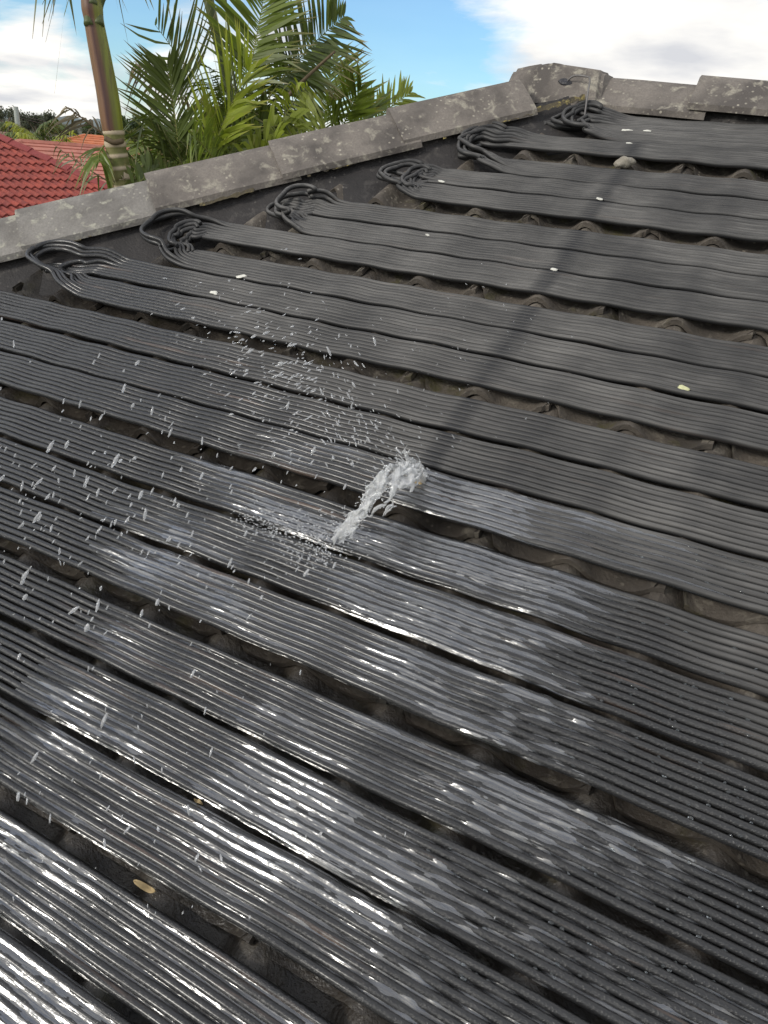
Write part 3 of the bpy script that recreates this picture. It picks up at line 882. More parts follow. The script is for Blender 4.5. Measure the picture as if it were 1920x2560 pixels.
gap_leaf(490, 2018, 0.018, 'small tan leaf scrap in the gap above the curled leaf', -0.1, 4)
#PART2
# ------------------------------------------------------------------ palms
def leafmat(name, col, tip=None, trans=0.3, rough=0.42):
    m, nt, b = newmat(name); g = NT(nt)
    at = g.n('ShaderNodeAttribute'); at.attribute_name = 'tone'
    c = g.mix(at.outputs['Fac'], tuple(x * 0.55 for x in col), tuple(min(1, x * 1.5) for x in col))
    if tip:
        ta = g.n('ShaderNodeAttribute'); ta.attribute_name = 'along'
        c = g.mix(g.ramp(ta.outputs['Fac'], [(0.72, bw(0)), (1.0, bw(0.8))]), c, tip)
    g.l(c, b.inputs['Base Color']); b.inputs['Roughness'].default_value = rough
    tl = g.n('ShaderNodeBsdfTranslucent'); g.l(g.mix(1.0, c, (1.25, 1.3, 0.6), 'MULTIPLY'), tl.inputs[0])
    ms = g.n('ShaderNodeMixShader'); ms.inputs[0].default_value = trans
    g.l(b.outputs[0], ms.inputs[1]); g.l(tl.outputs[0], ms.inputs[2]); g.l(ms.outputs[0], nt.nodes['Material Output'].inputs[0])
    return m
DRY = (0.30, 0.22, 0.11)
L_DARK = leafmat('frond_dark', (0.10, 0.135, 0.034), DRY, 0.25)
L_MID = leafmat('frond_mid', (0.155, 0.205, 0.04), DRY, 0.35)
L_LIGHT = leafmat('frond_light', (0.28, 0.33, 0.05), (0.35, 0.3, 0.1), 0.4)
L_DRY = leafmat('frond_dry', (0.17, 0.14, 0.085), None, 0.2, 0.7)
m_rachis = plain('rachis', (0.22, 0.23, 0.06), 0.5, scale=14)
m_rachisd = plain('rachis_brown', (0.12, 0.085, 0.045), 0.7, scale=30)
m_cane = plain('cane_stem', (0.075, 0.095, 0.03), 0.5, scale=6)
def frond_mesh(base, tip, sag, side_hint, nleaf, ll, lw, mat, seed, droop=0.25, fwd=0.75, one=0, ragged=0.1, bare=0.12):
    r = random.Random(seed)
    base, tip = Vector(base), Vector(tip)
    L = (tip - base).length
    mid = (base + tip) / 2 + Vector(sag) * L
    rp = []
    for i in range(15):
        t = i / 14; rp.append(base * (1-t)**2 + mid * 2*t*(1-t) + tip * t*t)
    V, F = sweep([p[:] for p in rp], np.linspace(0.012, 0.0025, 15) * max(.6, min(1.2, L / 1.6)), 5, normal=np.array([0.3, 0.4, 0.85]))
    vs_, fs, tone, along = [], [], [], []
    sh = Vector(side_hint).normalized()
    for i in range(nleaf):
        t = bare + (1 - bare) * (i + r.random() * .4) / nleaf
        p = base * (1-t)**2 + mid * 2*t*(1-t) + tip * t*t
        tan = (2*(1-t) * (mid - base) + 2*t * (tip - mid)).normalized()
        sd = (sh - tan * sh.dot(tan)).normalized(); nn = tan.cross(sd)
        ln0 = ll * (0.45 + 0.75 * math.sin(math.pi * min(1, 0.12 + 0.88 * t)) ** 0.8) * (0.55 if t > .93 else 1)
        for s in (1, -1):
            if one and s != one and r.random() < 0.8: continue
            if r.random() < ragged * 0.6: continue
            ln = ln0 * r.uniform(0.8, 1.1) * (0.5 if r.random() < ragged else 1)
            a = fwd + 0.35 * (t - .5) + r.gauss(0, .07)
            d = (sd * s * math.cos(a) + tan * math.sin(a) + nn * (0.25 + r.gauss(0, .10))).normalized()
            wv = d.cross(nn).normalized() * lw * r.uniform(.75, 1.15)
            wv = (wv + nn * lw * r.gauss(0, .35))
            k = len(vs_); dr = droop * r.uniform(.5, 1.5) * (2.5 if r.random() < ragged else 1)
            tn = min(1, max(0, 0.5 + 0.22 * r.gauss(0, 1)))
            for q, (tt, ww) in enumerate(((0, .35), (.3, 1), (.65, .85), (1, .06))):
                c = p + d * (ln * tt) - UPV * (dr * ln * tt * tt)
                vs_ += [c - wv * ww * .5, c + wv * ww * .5 + nn * (0.12 * lw)]
                tone += [tn, tn * .9]; along += [tt, tt]
            for q in range(3):
                b = k + 2 * q; fs.append((b, b + 1, b + 3, b + 2))
    return (V, F), (vs_, fs, tone, along), rp
def add_frond(root, base, tip, sag, hint, nleaf, ll, lw, mat, seed, rm=None, **kw):
    inv = Vector(root.location)
    (V, F), (vs_, fs, tone, along), rp = frond_mesh(base, tip, sag, hint, nleaf, ll, lw, mat, seed, **kw)
    me = mesh('frond', [Vector(v) - inv for v in vs_], fs, mat)
    for nm, dat in (('tone', tone), ('along', along)):
        a = me.attributes.new(nm, 'FLOAT', 'POINT'); a.data.foreach_set('value', np.array(dat, np.float32))
    o = obj('frond', me, root)
    obj('rachis', mesh('rachis', V - np.array(inv[:]), F, rm or m_rachis, True), o)
    return o
RGT = Vector(c_r); VUP = Vector(c_u); FWD = Vector(c_w)
def stem(root, pts, r0, r1, mat, name='stem'):
    P = catmull([Vector(p)[:] for p in pts], 6)
    V, F = sweep(P, np.linspace(r0, r1, len(P)), 8, normal=np.array([.9, .3, .2]))
    return obj(name, mesh(name, V - np.array(root.location[:]), F, mat, True), root)
# the clump of cane palms behind the hip
D0 = 7.6
pb = ath(560, 430, D0); pb.z = GZ
clump = empty('cane_palm', pb, 'dense clump of green cane palms rising behind the hip of the roof', 'palm')
FR = [  # base px, tip px, distance, leaf length, leaf width, count, material, sag(right, up), options
 ((452, 440), (418, 158), 7.2, .62, .040, 46, L_DARK, (.03, .0), dict(fwd=.80, droop=.10)),
 ((500, 215), (386, 60), 8.0, .55, .030, 26, L_DARK, (-.02, .04), dict(one=-1, fwd=.55, droop=-.15, ragged=.25)),
 ((470, 260), (338, 158), 7.6, .30, .028, 34, L_DRY, (.05, .16), dict(fwd=.5, droop=.8, ragged=.5)),
 ((520, 420), (632, 160), 7.0, .70, .046, 34, L_LIGHT, (-.05, .05), dict(fwd=1.02, droop=.08)),
 ((610, 240), (668, -60), 7.8, .66, .044, 52, L_MID, (.02, .0), dict(fwd=.62, droop=.12)),
 ((672, 245), (862, 40), 8.0, .66, .042, 48, L_DARK, (-.04, .08), dict(fwd=.55, droop=.10)),
 ((806, 350), (832, 140), 8.2, .60, .044, 44, L_MID, (-.02, .0), dict(fwd=.72, droop=.12)),
 ((690, 330), (770, 215), 7.2, .45, .05, 16, L_LIGHT, (.05, .22), dict(fwd=.6, droop=.7)),
 ((650, 330), (760, 330), 6.9, .45, .055, 16, L_LIGHT, (.0, .30), dict(fwd=.6, droop=.9)),
 ((560, 430), (470, 330), 6.8, .5, .04, 26, L_MID, (-.1, .2), dict(fwd=.6, droop=.5)),
 ((600, 430), (705, 360), 6.8, .5, .05, 22, L_LIGHT, (.0, .3), dict(fwd=.6, droop=.6)),
 ((540, 470), (640, 300), 7.4, .6, .045, 30, L_MID, (-.1, .1), dict(fwd=.8, droop=.3)),
 ((480, 470), (360, 350), 7.2, .5, .04, 30, L_MID, (.0, .2), dict(fwd=.6, droop=.5)),
 ((440, 480), (300, 430), 6.9, .42, .035, 26, L_DARK, (.0, .22), dict(fwd=.6, droop=.5)),
 ((430, 480), (345, 400), 7.0, .42, .035, 26, L_MID, (.0, .22), dict(fwd=.6, droop=.6)),
 ((700, 380), (600, 300), 7.8, .6, .045, 30, L_DARK, (.0, .2), dict(fwd=.6, droop=.5)),
 ((720, 400), (655, 395), 6.7, .42, .06, 12, L_LIGHT, (.0, .3), dict(fwd=.9, droop=.5)),
 ((560, 300), (520, 165), 8.2, .5, .035, 30, L_DARK, (.0, .0), dict(fwd=.6, droop=.5, ragged=.4)),
 ((640, 300), (560, 190), 8.3, .55, .035, 30, L_DARK, (.0, .2), dict(fwd=.5, droop=.7, ragged=.4)),
 ((720, 330), (690, 100), 8.4, .6, .04, 40, L_DARK, (.0, .0), dict(fwd=.5, droop=.7, ragged=.3)),
 ((690, 350), (745, 140), 8.3, .6, .04, 40, L_DARK, (.05, .0), dict(fwd=.5, droop=.8, ragged=.3)),
]
def place_fronds(root, FRs, s0):
    for i, (b, t, D, ll, lw, n, mat, sg, kw) in enumerate(FRs):
        r = random.Random(s0 + i)
        B, T_ = ath(b[0], b[1], D), ath(t[0], t[1], D + r.uniform(-.5, .5))
        sag = RGT * sg[0] + VUP * sg[1]
        hint = RGT * math.cos(math.atan2(1, 0) - 0) if False else RGT
        ax = (T_ - B).normalized()
        hint = ax.cross(FWD) + FWD * r.uniform(-.35, .35)
        add_frond(root, B, T_, sag, hint, n, ll * .8, lw * .66, mat, s0 * 7 + i, rm=m_rachisd if mat is L_DRY else m_rachis, **kw)
place_fronds(clump, FR, 40)
R2 = random.Random(99)
fill = []
for i in range(16):      # inner fronds of the clump
    bx = R2.uniform(420, 750); by = R2.uniform(390, 480)
    a = R2.gauss(0, .55); Ln = R2.uniform(80, 170)
    fill.append(((bx, by), (bx + Ln * math.sin(a), by - Ln * math.cos(a)), R2.uniform(7.3, 8.6), R2.uniform(.4, .65), R2.uniform(.034, .05), R2.randint(20, 32),
                 R2.choice((L_DARK, L_DARK, L_MID, L_MID, L_LIGHT)), (R2.gauss(0, .08), R2.uniform(0, .2)), dict(fwd=R2.uniform(.45, .85), droop=R2.uniform(.2, .8), ragged=R2.uniform(.05, .3))))
place_fronds(clump, fill, 400)
for (pts, r0, r1) in (([(600, 330, 8.1), (562, 180, 8.1), (535, 60, 8.1), (508, -60, 8.1)], .034, .052), ([(600, 300, 8.3), (582, 170, 8.3), (566, 20, 8.3), (562, -40, 8.3)], .012, .010),
                      ([(650, 420, 8.0), (655, 300, 8.0), (660, 230, 8.0)], .03, .024), ([(700, 420, 8.2), (712, 320, 8.2), (722, 220, 8.2)], .03, .022),
                      ([(480, 470, 7.9), (455, 350, 7.9), (362, 130, 7.9)], .012, .006)):
    stem(clump, [ath(*p) for p in pts], r0, r1, m_cane)
for x in (470, 560, 640, 720):
    a = ath(x, 440, 7.9); b = Vector((a.x + R2.uniform(-.2, .2), a.y + .2, GZ)); stem(clump, [b, (a + b) / 2, a], .045, .035, m_cane)
# dead flower stalk
sk = stem(clump, [ath(715, 245, 7.5), ath(770, 190, 7.5), ath(838, 128, 7.5)], .018, .010, m_rachisd, 'flower_stalk')
# small palm to the right, half hidden by the ridge tiles
pr = ath(900, 360, 8.4); pr.z = GZ
rightp = empty('cane_palm', pr, 'smaller bright green cane palm showing over the hip caps, right of the clump', 'palm')
place_fronds(rightp, [((845, 345), (905, 215), 8.0, .5, .05, 20, L_MID, (.0, .05), dict(fwd=1.0, droop=.05)),
   ((905, 335), (1028, 232), 8.2, .42, .04, 32, L_LIGHT, (-.02, .08), dict(fwd=.75, droop=.25)),
   ((880, 345), (935, 262), 8.0, .42, .05, 18, L_MID, (.0, .05), dict(fwd=1.0, droop=.1)),
   ((850, 350), (815, 270), 8.0, .42, .05, 20, L_MID, (.0, .1), dict(fwd=.8, droop=.4))], 700)
stem(rightp, [pr, (pr + ath(870, 360, 8.2)) / 2, ath(870, 345, 8.2)], .05, .03, m_cane)

# king palm with a ringed trunk and brown crownshaft
def trunkmat():
    m, nt, b = newmat('palm_trunk'); g = NT(nt)
    at = g.n('ShaderNodeAttribute'); at.attribute_name = 'ringv'
    p = g.pos()
    c = g.mix(g.ramp(g.noise(p, 14, 4, .6), [(.35, bw(0)), (.65, bw(1))]), (0.11, 0.13, 0.03), (0.20, 0.18, 0.07))
    c = g.mix(at.outputs['Fac'], c, (0.50, 0.41, 0.29))
    g.l(c, b.inputs['Base Color']); b.inputs['Roughness'].default_value = .75
    g.bump(b, g.noise(p, 60, 4), .3, .01)
    return m
def shaftmat():
    m, nt, b = newmat('crownshaft'); g = NT(nt)
    at = g.n('ShaderNodeAttribute'); at.attribute_name = 'sidev'
    p = g.pos(scale=(14, 14, 1.2))
    f = g.noise(p, 2.0, 5, .6)
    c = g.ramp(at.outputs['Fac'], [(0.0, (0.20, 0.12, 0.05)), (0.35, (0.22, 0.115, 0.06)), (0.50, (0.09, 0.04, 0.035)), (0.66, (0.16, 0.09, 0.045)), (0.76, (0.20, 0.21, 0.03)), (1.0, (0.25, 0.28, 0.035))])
    c = g.mix(g.ramp(f, [(.42, bw(0)), (.66, bw(.6))]), c, (0.07, 0.035, 0.035))
    g.l(c, b.inputs['Base Color']); b.inputs['Roughness'].default_value = .45
    return m
def king_palm():
    D = 6.6
    T = [ath(x, y, D) for x, y in ((318, 520), (304, 440), (290, 372), (283, 322))]
    b0 = ath(330, 620, D); b0.z = GZ; b0 += (T[0] - T[2]) * Vector((1, 1, 0)) * .5
    root = empty('king_palm', b0, 'king palm with ringed trunk and brown crownshaft beside the red roof', 'palm')
    P = catmull([b0[:], ((b0 + T[0]) / 2)[:]] + [t[:] for t in T], 14)
    n = len(P); rr = np.linspace(.115, .073, n); ring = np.zeros(n)
    d = np.r_[0, np.cumsum(np.linalg.norm(np.diff(P, axis=0), axis=1))]
    # resample finely for the rings
    dd = np.arange(0, d[-1], .012); P2 = np.stack([np.interp(dd, d, P[:, i]) for i in range(3)], 1)
    n = len(P2); ph = (dd + .012 * np.sin(dd * 7)) % 0.085
    ring = (ph < .030).astype(float); rr = np.interp(dd, [0, d[-1]], [.12, .073]) + .0045 * ring
    V, F = sweep(P2, rr, 18, normal=np.array([.9, .3, .2]))
    me = mesh('trunk', V - np.array(b0[:]), F, trunkmat(), True)
    a = me.attributes.new('ringv', 'FLOAT', 'POINT'); a.data.foreach_set('value', np.repeat(ring, 18).astype(np.float32))
    obj('trunk', me, root)
    Q = catmull([ath(x, y, D)[:] for x, y in ((284, 334), (280, 310), (268, 230), (253, 150), (238, 70), (229, 10), (222, -60))], 8)
    n = len(Q); w = np.interp(np.linspace(0, 1, n), [0, .04, .25, .55, .72, .8, 1.0], [.058, .074, .079, .072, .066, .072, .056])
    V, F = sweep(Q, w, 24, normal=np.array([.9, .3, .2]))
    me = mesh('crownshaft', V - np.array(b0[:]), F, shaftmat(), True)
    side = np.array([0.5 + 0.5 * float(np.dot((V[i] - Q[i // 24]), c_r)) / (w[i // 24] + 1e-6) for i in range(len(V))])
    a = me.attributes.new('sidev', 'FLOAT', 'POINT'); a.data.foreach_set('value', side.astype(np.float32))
    obj('crownshaft', me, root)
    # torn leaf base and the scar under the shaft
    stem(root, [ath(262, 345, D - .09), ath(285, 356, D - .1), ath(306, 352, D - .06)], .02, .018, m_rachisd, 'leaf_scar')
    for (b, m_, t, sg, ll) in (((222, 20), (205, -20), (150, -190), (-.1, .3), .15), ((247, 20), (262, -20), (320, -190), (.1, .3), .15), ((232, -30), (235, -80), (215, -260), (0, 0), .3)):
        B, T_ = ath(*b, D), ath(*t, D + .3)
        ax = (T_ - B).normalized()
        add_frond(root, B, T_ + RGT * (-.45 if sg[0] < 0 else .45 if sg[0] > 0 else 0) , RGT * sg[0] + VUP * sg[1], ax.cross(FWD), 34, ll, .03, L_DARK, int(b[0]), droop=.9, fwd=.3, bare=.25)
        stem(root, [B - VUP * .12, B, ath(*m_, D)], .035, .022, m_cane, 'leaf_base')
    # dried stalks dangling at the shaft foot
    add_frond(root, ath(268, 345, D), ath(165, 268, D), VUP * .05, VUP, 18, .22, .016, L_DRY, 5, rm=m_rachisd, droop=.5, fwd=.8, ragged=.4)
    add_frond(root, ath(262, 362, D), ath(248, 405, D - .1), RGT * -.25, RGT, 14, .17, .02, L_MID, 6, droop=.9, fwd=.6)
    add_frond(root, ath(300, 470, D), ath(135, 362, D + .2), VUP * -.05, VUP, 14, .14, .014, L_DARK, 8, rm=m_rachisd, droop=.6, fwd=.8, ragged=.5)
    add_frond(root, ath(325, 485, D - .2), ath(395, 415, D), VUP * .1, VUP, 24, .26, .03, L_DARK, 9, droop=.5, fwd=.6)
king_palm()

# ------------------------------------------------------------------ neighbour with the red tiled roof
m_red = stone('red_tile', (0.40, 0.085, 0.06), (0.23, 0.052, 0.045), (0.42, 0.15, 0.10), 0.35, 0.8)
m_redcap = plain('red_cap', (0.27, 0.052, 0.048), 0.7, var=.15)
RB = rad(18); RX0 = ath(60, 450, 15.0)
def red_house():
    tb = math.tan(RB)
    def on(x, y):
        d = ray(x, y); s = (RX0.z - tb * (CAM[0] - RX0.x) - CAM[2]) / (d[2] + tb * d[0]); return Vector(CAM + s * d)
    hT, hB = on(-20, 337), on(300, 486)
    hB2 = hB + (hB - hT) * .8; hT2 = hT + (hT - hB) * 0.6
    root = empty('red_roof_house', (RX0.x, RX0.y, GZ), 'neighbouring house with a bright red concrete tiled hip roof at the left', 'house')
    inv = root.matrix_world.inverted()
    yaw = rad(-3)
    ex = Vector((math.cos(RB) * math.cos(yaw), math.cos(RB) * math.sin(yaw), -math.sin(RB)))     # down the slope
    ey = Vector((-math.sin(yaw), math.cos(yaw), 0)); en = ex.cross(ey)
    Fm = Matrix(((ey.x, -ex.x, en.x, RX0.x), (ey.y, -ex.y, en.y, RX0.y), (ey.z, -ex.z, en.z, RX0.z), (0, 0, 0, 1)))
    vs_, fs = [], []
    L = .33; us = [i / 8 - 1 for i in range(17)]
    for layer in (0, 1):
        for t in (0, 1.12):
            for u in us:
                vs_.append((u * .15, t * L, 0.021 * math.cos(u * 2 * math.pi) - .030 * t - .018 * layer))
    n = 17
    for i in range(n - 1):
        fs += [(i, i+1, n+i+1, n+i), (i+1, i, 2*n+i, 2*n+i+1), (2*n+i+1, 2*n+i, 3*n+i, 3*n+i+1)]
    fs += [(0, n, 3*n, 2*n), (2*n-1, n-1, 3*n-1, 4*n-1)]
    me = mesh('roof_tile', vs_, fs, m_red, True); me.set_sharp_from_angle(angle=rad(50))
    Fi = Fm.inverted()
    a, b = Fi @ hT2, Fi @ hB2
    d = (b - a); d.z = 0; no = Vector((d.y, -d.x, 0)).normalized()
    if no.x > 0: no = -no
    off = -0.02
    for row in range(-8, 12):
        y = row * L * -1 + .055
        for c in range(-14, 16):
            x = c * .3
            q = [(Vector((x + e, y + t, 0)) - a).dot(no) for e in (-.15, .15) for t in (0, .37)]
            if max(q) < 0: continue
            if x < -3.2: continue
            m2 = me
            if min(q) < 0: m2 = cut_copy(me, a - Vector((x, y, 0)), no, 'roof_tile')
            if not m2: continue
            o = obj('roof_tile', m2, root); o.matrix_local = inv @ Fm @ Matrix.Translation((x, y, rng.uniform(-.002, .002)))
    hd = (hB2 - hT2).normalized(); Lh = (hB2 - hT2).length
    k = 0; s = 0
    while s < Lh - .1:
        c = cap_mesh(.45, .12, .06, 200 + k, m_redcap, .02)
        o = obj('hip_cap', c, root); o.matrix_local = inv @ frame(hT2 + hd * (s + .40) + UPV * .075, -hd, UPV); s += .40; k += 1
    # far face and walls
    W = [hT2, hB2, hB2 + Vector((-5, 1.0, -.0)), hT2 + Vector((-3.5, .8, -.3))]
    W[2].z = hB2.z - .1; W[3].z = hT2.z - .2
    o = obj('roof_face', mesh('roof_face', W, [(0, 1, 2, 3)], m_red), root); o.matrix_local = inv
    wv, wf = [], []; add_box(wv, wf, (RX0.x - 5, RX0.y - 5, GZ), (hB2.x - .9, hB2.y - .5, hB2.z - .35))
    o = obj('wall', mesh('wall', wv, wf, plain('neighbour_brick', (0.42, 0.28, 0.2), .9, scale=6)), root); o.matrix_local = inv
red_house()
# ------------------------------------------------------------------ houses further off
def far_house(px, D, ridge_y, lx, ly, yaw, pitch, rcol, wcol, name, label, gable=False, rows=.33):
    top = ath(px, ridge_y, D)
    zr = top.z; half = min(lx, ly) / 2
    ze = zr - math.tan(pitch) * half
    root = empty(name, (top.x, top.y, GZ), label, 'house', rot=Matrix.Rotation(yaw, 4, 'Z'))
    mr = plain(name + '_tiles', rcol, .85, scale=3, var=.18); mw = plain(name + '_wall', wcol, .9, scale=2, var=.08)
    zr -= GZ; ze -= GZ
    hx, hy = lx / 2, ly / 2
    rl = max(0, hx - hy) if not gable else hx            # half ridge along x
    vs_, fs = [], []
    def face(A, B, Cc, Dd):                              # eave A-B, ridge Dd-Cc : stepped courses
        sl = ((Dd + Cc) / 2 - (A + B) / 2).length; n = max(4, int(sl / rows))
        nn = (B - A).cross(Dd - A)
        if nn.length < 1e-6: nn = (B - A).cross(Cc - A)
        nn.normalize(); nn = nn if nn.z > 0 else -nn
        for i in range(n):
            t0, t1 = i / n, (i + 1) / n
            k = len(vs_)
            vs_.extend([A.lerp(Dd, t0) + nn * .035, B.lerp(Cc, t0) + nn * .035, B.lerp(Cc, t1), A.lerp(Dd, t1), A.lerp(Dd, t0) - nn * .01, B.lerp(Cc, t0) - nn * .01])
            fs.extend([(k, k+1, k+2, k+3), (k+4, k+5, k+1, k)])
    e = .45
    c = [Vector((-hx-e, -hy-e, ze - e*.35)), Vector((hx+e, -hy-e, ze - e*.35)), Vector((hx+e, hy+e, ze - e*.35)), Vector((-hx-e, hy+e, ze - e*.35))]
    R0, R1 = Vector((-rl, 0, zr)), Vector((rl, 0, zr))
    if gable: R0.x -= e; R1.x += e
    face(c[0], c[1], R1, R0); face(c[2], c[3], R0, R1)
    if not gable: face(c[1], c[2], R1, R1); face(c[3], c[0], R0, R0)
    obj('roof', mesh('roof', vs_, fs, mr), root)
    rv, rf = [], []
    V, F = sweep([R0[:], R1[:]], .11, 6); 
    cp = obj('ridge_cap', mesh('ridge_cap', V, F, mr), root)
    if not gable:
        for (p, q) in ((c[0], R0), (c[3], R0), (c[1], R1), (c[2], R1)):
            V, F = sweep([p[:], q[:]], .10, 6, normal=np.array([.2, .9, .1])); obj('hip_cap', mesh('hip_cap', V, F, mr), root)
    wv, wf = [], []; add_box(wv, wf, (-hx, -hy, 0), (hx, hy, ze - .02))
    if gable:
        k = len(wv)
        for s in (-1, 1):
            wv += [(s * hx, -hy, ze - .02), (s * hx, hy, ze - .02), (s * hx, 0, zr - .1)]
        wf += [(k, k+1, k+2), (k+3, k+5, k+4)]
    obj('wall', mesh('wall', wv, wf, mw), root)
    mg = plain(name + '_glass', (0.05, 0.06, 0.07), .1)
    for s in (-1, 1):
        for x in (-hx * .5, hx * .5):
            bv, bf = [], []; add_box(bv, bf, (x - .7, s * hy - .03, 1.0), (x + .7, s * hy + .03, 2.1)); obj('window', mesh('window', bv, bf, mg), root)
    return root
far_house(235, 33, 368, 15, 10, rad(62), rad(20), (0.50, 0.20, 0.15), (0.6, 0.5, 0.42), 'pink_roof_house', 'house with a faded pink tiled hip roof behind the king palm')
far_house(110, 42, 359, 12, 7, rad(28), rad(9), (0.30, 0.36, 0.42), (0.6, 0.58, 0.55), 'metal_roof_house', 'low house with a blue grey metal roof beyond the red roof', rows=.8)
far_house(300, 52, 347, 13, 9, rad(35), rad(20), (0.55, 0.19, 0.09), (0.55, 0.42, 0.33), 'orange_roof_house', 'house with a bright orange tiled roof right of the king palm')
far_house(40, 62, 336, 22, 10, rad(25), rad(18), (0.22, 0.15, 0.115), (0.5, 0.42, 0.35), 'brown_roof_house', 'long house with a brown tiled roof below the gum trees')
far_house(146, 55, 342, 8, 5, rad(-62), rad(24), (0.25, 0.20, 0.18), (0.62, 0.36, 0.30), 'gabled_house', 'small pink walled house with a white edged gable', gable=True)
far_house(190, 75, 346, 14, 9, rad(30), rad(18), (0.34, 0.27, 0.20), (0.5, 0.42, 0.35), 'tan_roof_house', 'house with a pale tan roof far behind the gable')

# ------------------------------------------------------------------ trees and pole
m_bark = plain('bark', (0.20, 0.16, 0.12), .9, scale=5)
def leaf_m(name, col):
    m = leafmat(name, col, None, .25, .6); return m
G_GUM = leaf_m('gum_leaves', (0.075, 0.085, 0.055)); G_GREEN = leaf_m('tree_leaves', (0.06, 0.09, 0.025)); G_YEL = leaf_m('tree_leaves_olive', (0.10, 0.11, 0.03))
def tree(name, px, D, top_y, width_px, mat, label, seed, n=2600, open_=.5, group=None):
    r = random.Random(seed)
    top = ath(px, top_y, D); H = top.z - GZ; Rr = width_px / FPX * D * .55
    root = empty(name, (top.x, top.y, GZ), label, 'tree', group)
    limbs = []
    V0, F0, off = [], [], 0
    def limb(P, a, b):
        nonlocal off
        V, F = sweep(catmull(P, 4), np.linspace(a, b, (len(P) - 1) * 4 + 1), 6, normal=np.array([.8, .5, .3])); V0.append(V); F0.extend([[q + off for q in f] for f in F]); off += len(V)
    limb([(0, 0, 0), (.1, 0, H * .3), (0, .1, H * .62)], .22, .12)
    cl = []
    for i in range(15):
        a = r.uniform(0, 2 * math.pi); rr = Rr * math.sqrt(r.random()); z = H * r.uniform(.55, .97)
        rr *= (1.15 - abs(z / H - .72) * 1.6)
        p = (rr * math.cos(a), rr * math.sin(a), z); cl.append((p, Rr * r.uniform(.22, .42)))
        limb([(0, 0, H * r.uniform(.3, .6)), (p[0] * .5, p[1] * .5, z * .86), p], .07, .02)
    obj('trunk', mesh('trunk', np.vstack(V0), F0, m_bark, True), root)
    vs_, fs, tone, al = [], [], [], []
    ls = max(.10, 2.6 / FPX * D)
    for i in range(n):
        p, cr_ = r.choice(cl)
        v = Vector((r.gauss(0, 1), r.gauss(0, 1), r.gauss(0, .7))); v = v.normalized() * cr_ * (r.random() ** .45)
        c = Vector(p) + v; d1 = Vector((r.gauss(0, 1), r.gauss(0, 1), r.gauss(0, 1))).normalized(); d2 = d1.orthogonal().normalized()
        s = ls * r.uniform(.5, 1.2); k = len(vs_)
        vs_ += [c - d1 * s, c + d2 * s * .45, c + d1 * s, c - d2 * s * .45]; fs.append((k, k+1, k+2, k+3)); t = min(1, max(0, r.gauss(.5, .22))); tone += [t] * 4; al += [0] * 4
    me = mesh('crown', vs_, fs, mat)
    a = me.attributes.new('tone', 'FLOAT', 'POINT'); a.data.foreach_set('value', np.array(tone, np.float32))
    obj('crown', me, root)
    return root
GG = 'gum trees on the skyline'
tree('gum_tree', 8, 85, 270, 75, G_GUM, 'grey green gum tree at the left edge of the skyline', 1, group=GG)
tree('gum_tree', 55, 95, 280, 60, G_GUM, 'gum tree just right of the leaning power pole', 2, group=GG)
tree('gum_tree', 92, 90, 283, 62, G_GUM, 'tallest gum tree in the middle of the skyline group', 3, group=GG)
tree('gum_tree', 135, 95, 300, 50, G_GUM, 'lower gum tree at the right end of the skyline group', 4, group=GG)
tree('gum_tree', 168, 110, 325, 40, G_GUM, 'small dark gum tree sloping down to the gable', 5, group=GG)
tree('leafy_tree', 232, 60, 305, 40, G_GREEN, 'small green tree left of the crownshaft', 6)
tree('leafy_tree', 318, 48, 286, 66, G_GREEN, 'round green tree right of the crownshaft', 7)
tree('leafy_tree', 362, 46, 318, 60, G_YEL, 'olive tree beside the cane palms', 8)
tree('leafy_tree', 415, 60, 290, 60, G_GREEN, 'green tree seen through the left edge of the cane palms', 9)
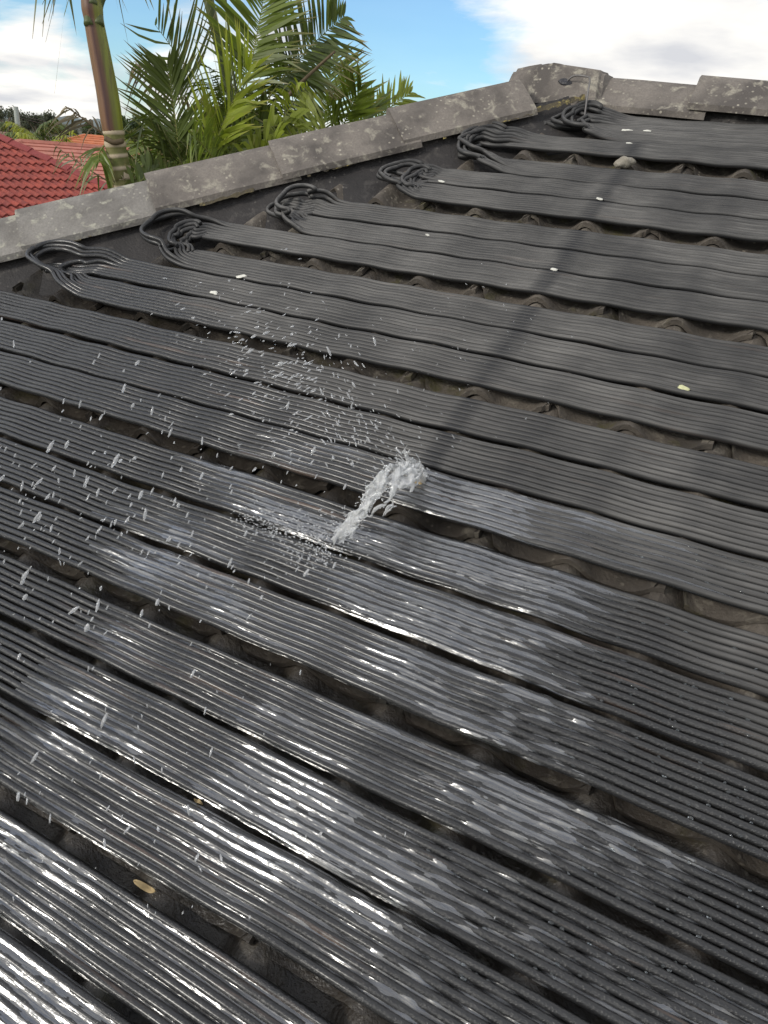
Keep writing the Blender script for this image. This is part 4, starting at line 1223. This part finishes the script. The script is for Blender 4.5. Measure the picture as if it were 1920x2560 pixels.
def bare_tree(px, D, top_y, label, seed):
    r = random.Random(seed); top = ath(px, top_y, D); H = top.z - GZ
    root = empty('bare_tree', (top.x, top.y, GZ), label, 'tree')
    V0, F0, off = [], [], 0
    def limb(a, d, L, rd, depth):
        nonlocal off
        P = [a]; p = a.copy(); dd = d.copy()
        for i in range(3): dd = (dd + Vector((r.gauss(0, .14), r.gauss(0, .14), .08))).normalized(); p = p + dd * L / 3; P.append(p.copy())
        V, F = sweep([q[:] for q in P], np.linspace(rd, rd * .55, 4), 5, normal=np.array([.8, .5, .3])); V0.append(V); F0.extend([[q + off for q in f] for f in F]); off += len(V)
        if depth:
            for i in range(3): limb(P[r.choice((2, 3))], (dd + Vector((r.gauss(0, .5), r.gauss(0, .5), .2))).normalized(), L * r.uniform(.55, .75), rd * .55, depth - 1)
    limb(Vector((0, 0, 0)), UPV, H * .45, .13, 4)
    obj('trunk', mesh('trunk', np.vstack(V0), F0, plain('pale_bark', (0.36, 0.31, 0.26), .9), True), root)
bare_tree(343, 55, 285, 'leafless pale tree above the olive tree', 3)
bare_tree(196, 70, 330, 'leafless tree above the tan roof', 5)
def small_palm(px, D, top_y, label, seed, mat):
    r = random.Random(seed); top = ath(px, top_y, D); root = empty('garden_palm', (top.x, top.y, GZ), label, 'palm')
    hgt = top.z - .5
    stem(root, [(top.x, top.y, GZ), (top.x + .1, top.y, (GZ + hgt) / 2), (top.x, top.y, hgt)], .16, .11, m_bark, 'trunk')
    for i in range(13):
        a = i * 2.4; B = Vector((top.x, top.y, hgt)); ln = r.uniform(1.0, 1.6)
        T_ = B + Vector((math.cos(a) * ln, math.sin(a) * ln, r.uniform(-.5, .9)))
        add_frond(root, B, T_, UPV * .22, (T_ - B).cross(UPV), 16, .5, .08, mat, seed * 50 + i, droop=.5, fwd=.6)
small_palm(78, 38, 312, 'dark garden palm in front of the gum trees', 1, L_DARK)
small_palm(118, 36, 338, 'bright green garden palm beside the gabled house', 2, L_LIGHT)
small_palm(328, 40, 345, 'yellow green palm in front of the round tree', 3, L_LIGHT)
def pole():
    top, low = ath(36, 266, 48), ath(47, 335, 48)
    b = Vector((low.x, low.y, GZ)); t = Vector((low.x, low.y, top.z))
    root = empty('power_pole', b, 'grey timber power pole standing among the gum trees', 'pole')
    m = plain('pole_timber', (0.34, 0.36, 0.32), .85, scale=3)
    stem(root, [b, (b + t) / 2, t], .17, .12, m, 'post')
pole()
def wires():
    for i, (y0, y1) in enumerate(((285, 318), (292, 322))):
        a, b = ath(40, y0, 48), ath(420, y1, 70)
        P = [a.lerp(b, t) - UPV * (2.2 * t * (1 - t)) for t in np.linspace(0, 1, 14)]
        V, F = sweep([p[:] for p in P], .012, 4)
        tag(obj('power_line', mesh('power_line', V, F, m_mastic)), ('upper' if i == 0 else 'lower') + ' thin power line sagging right from the pole', 'wire')
wires()
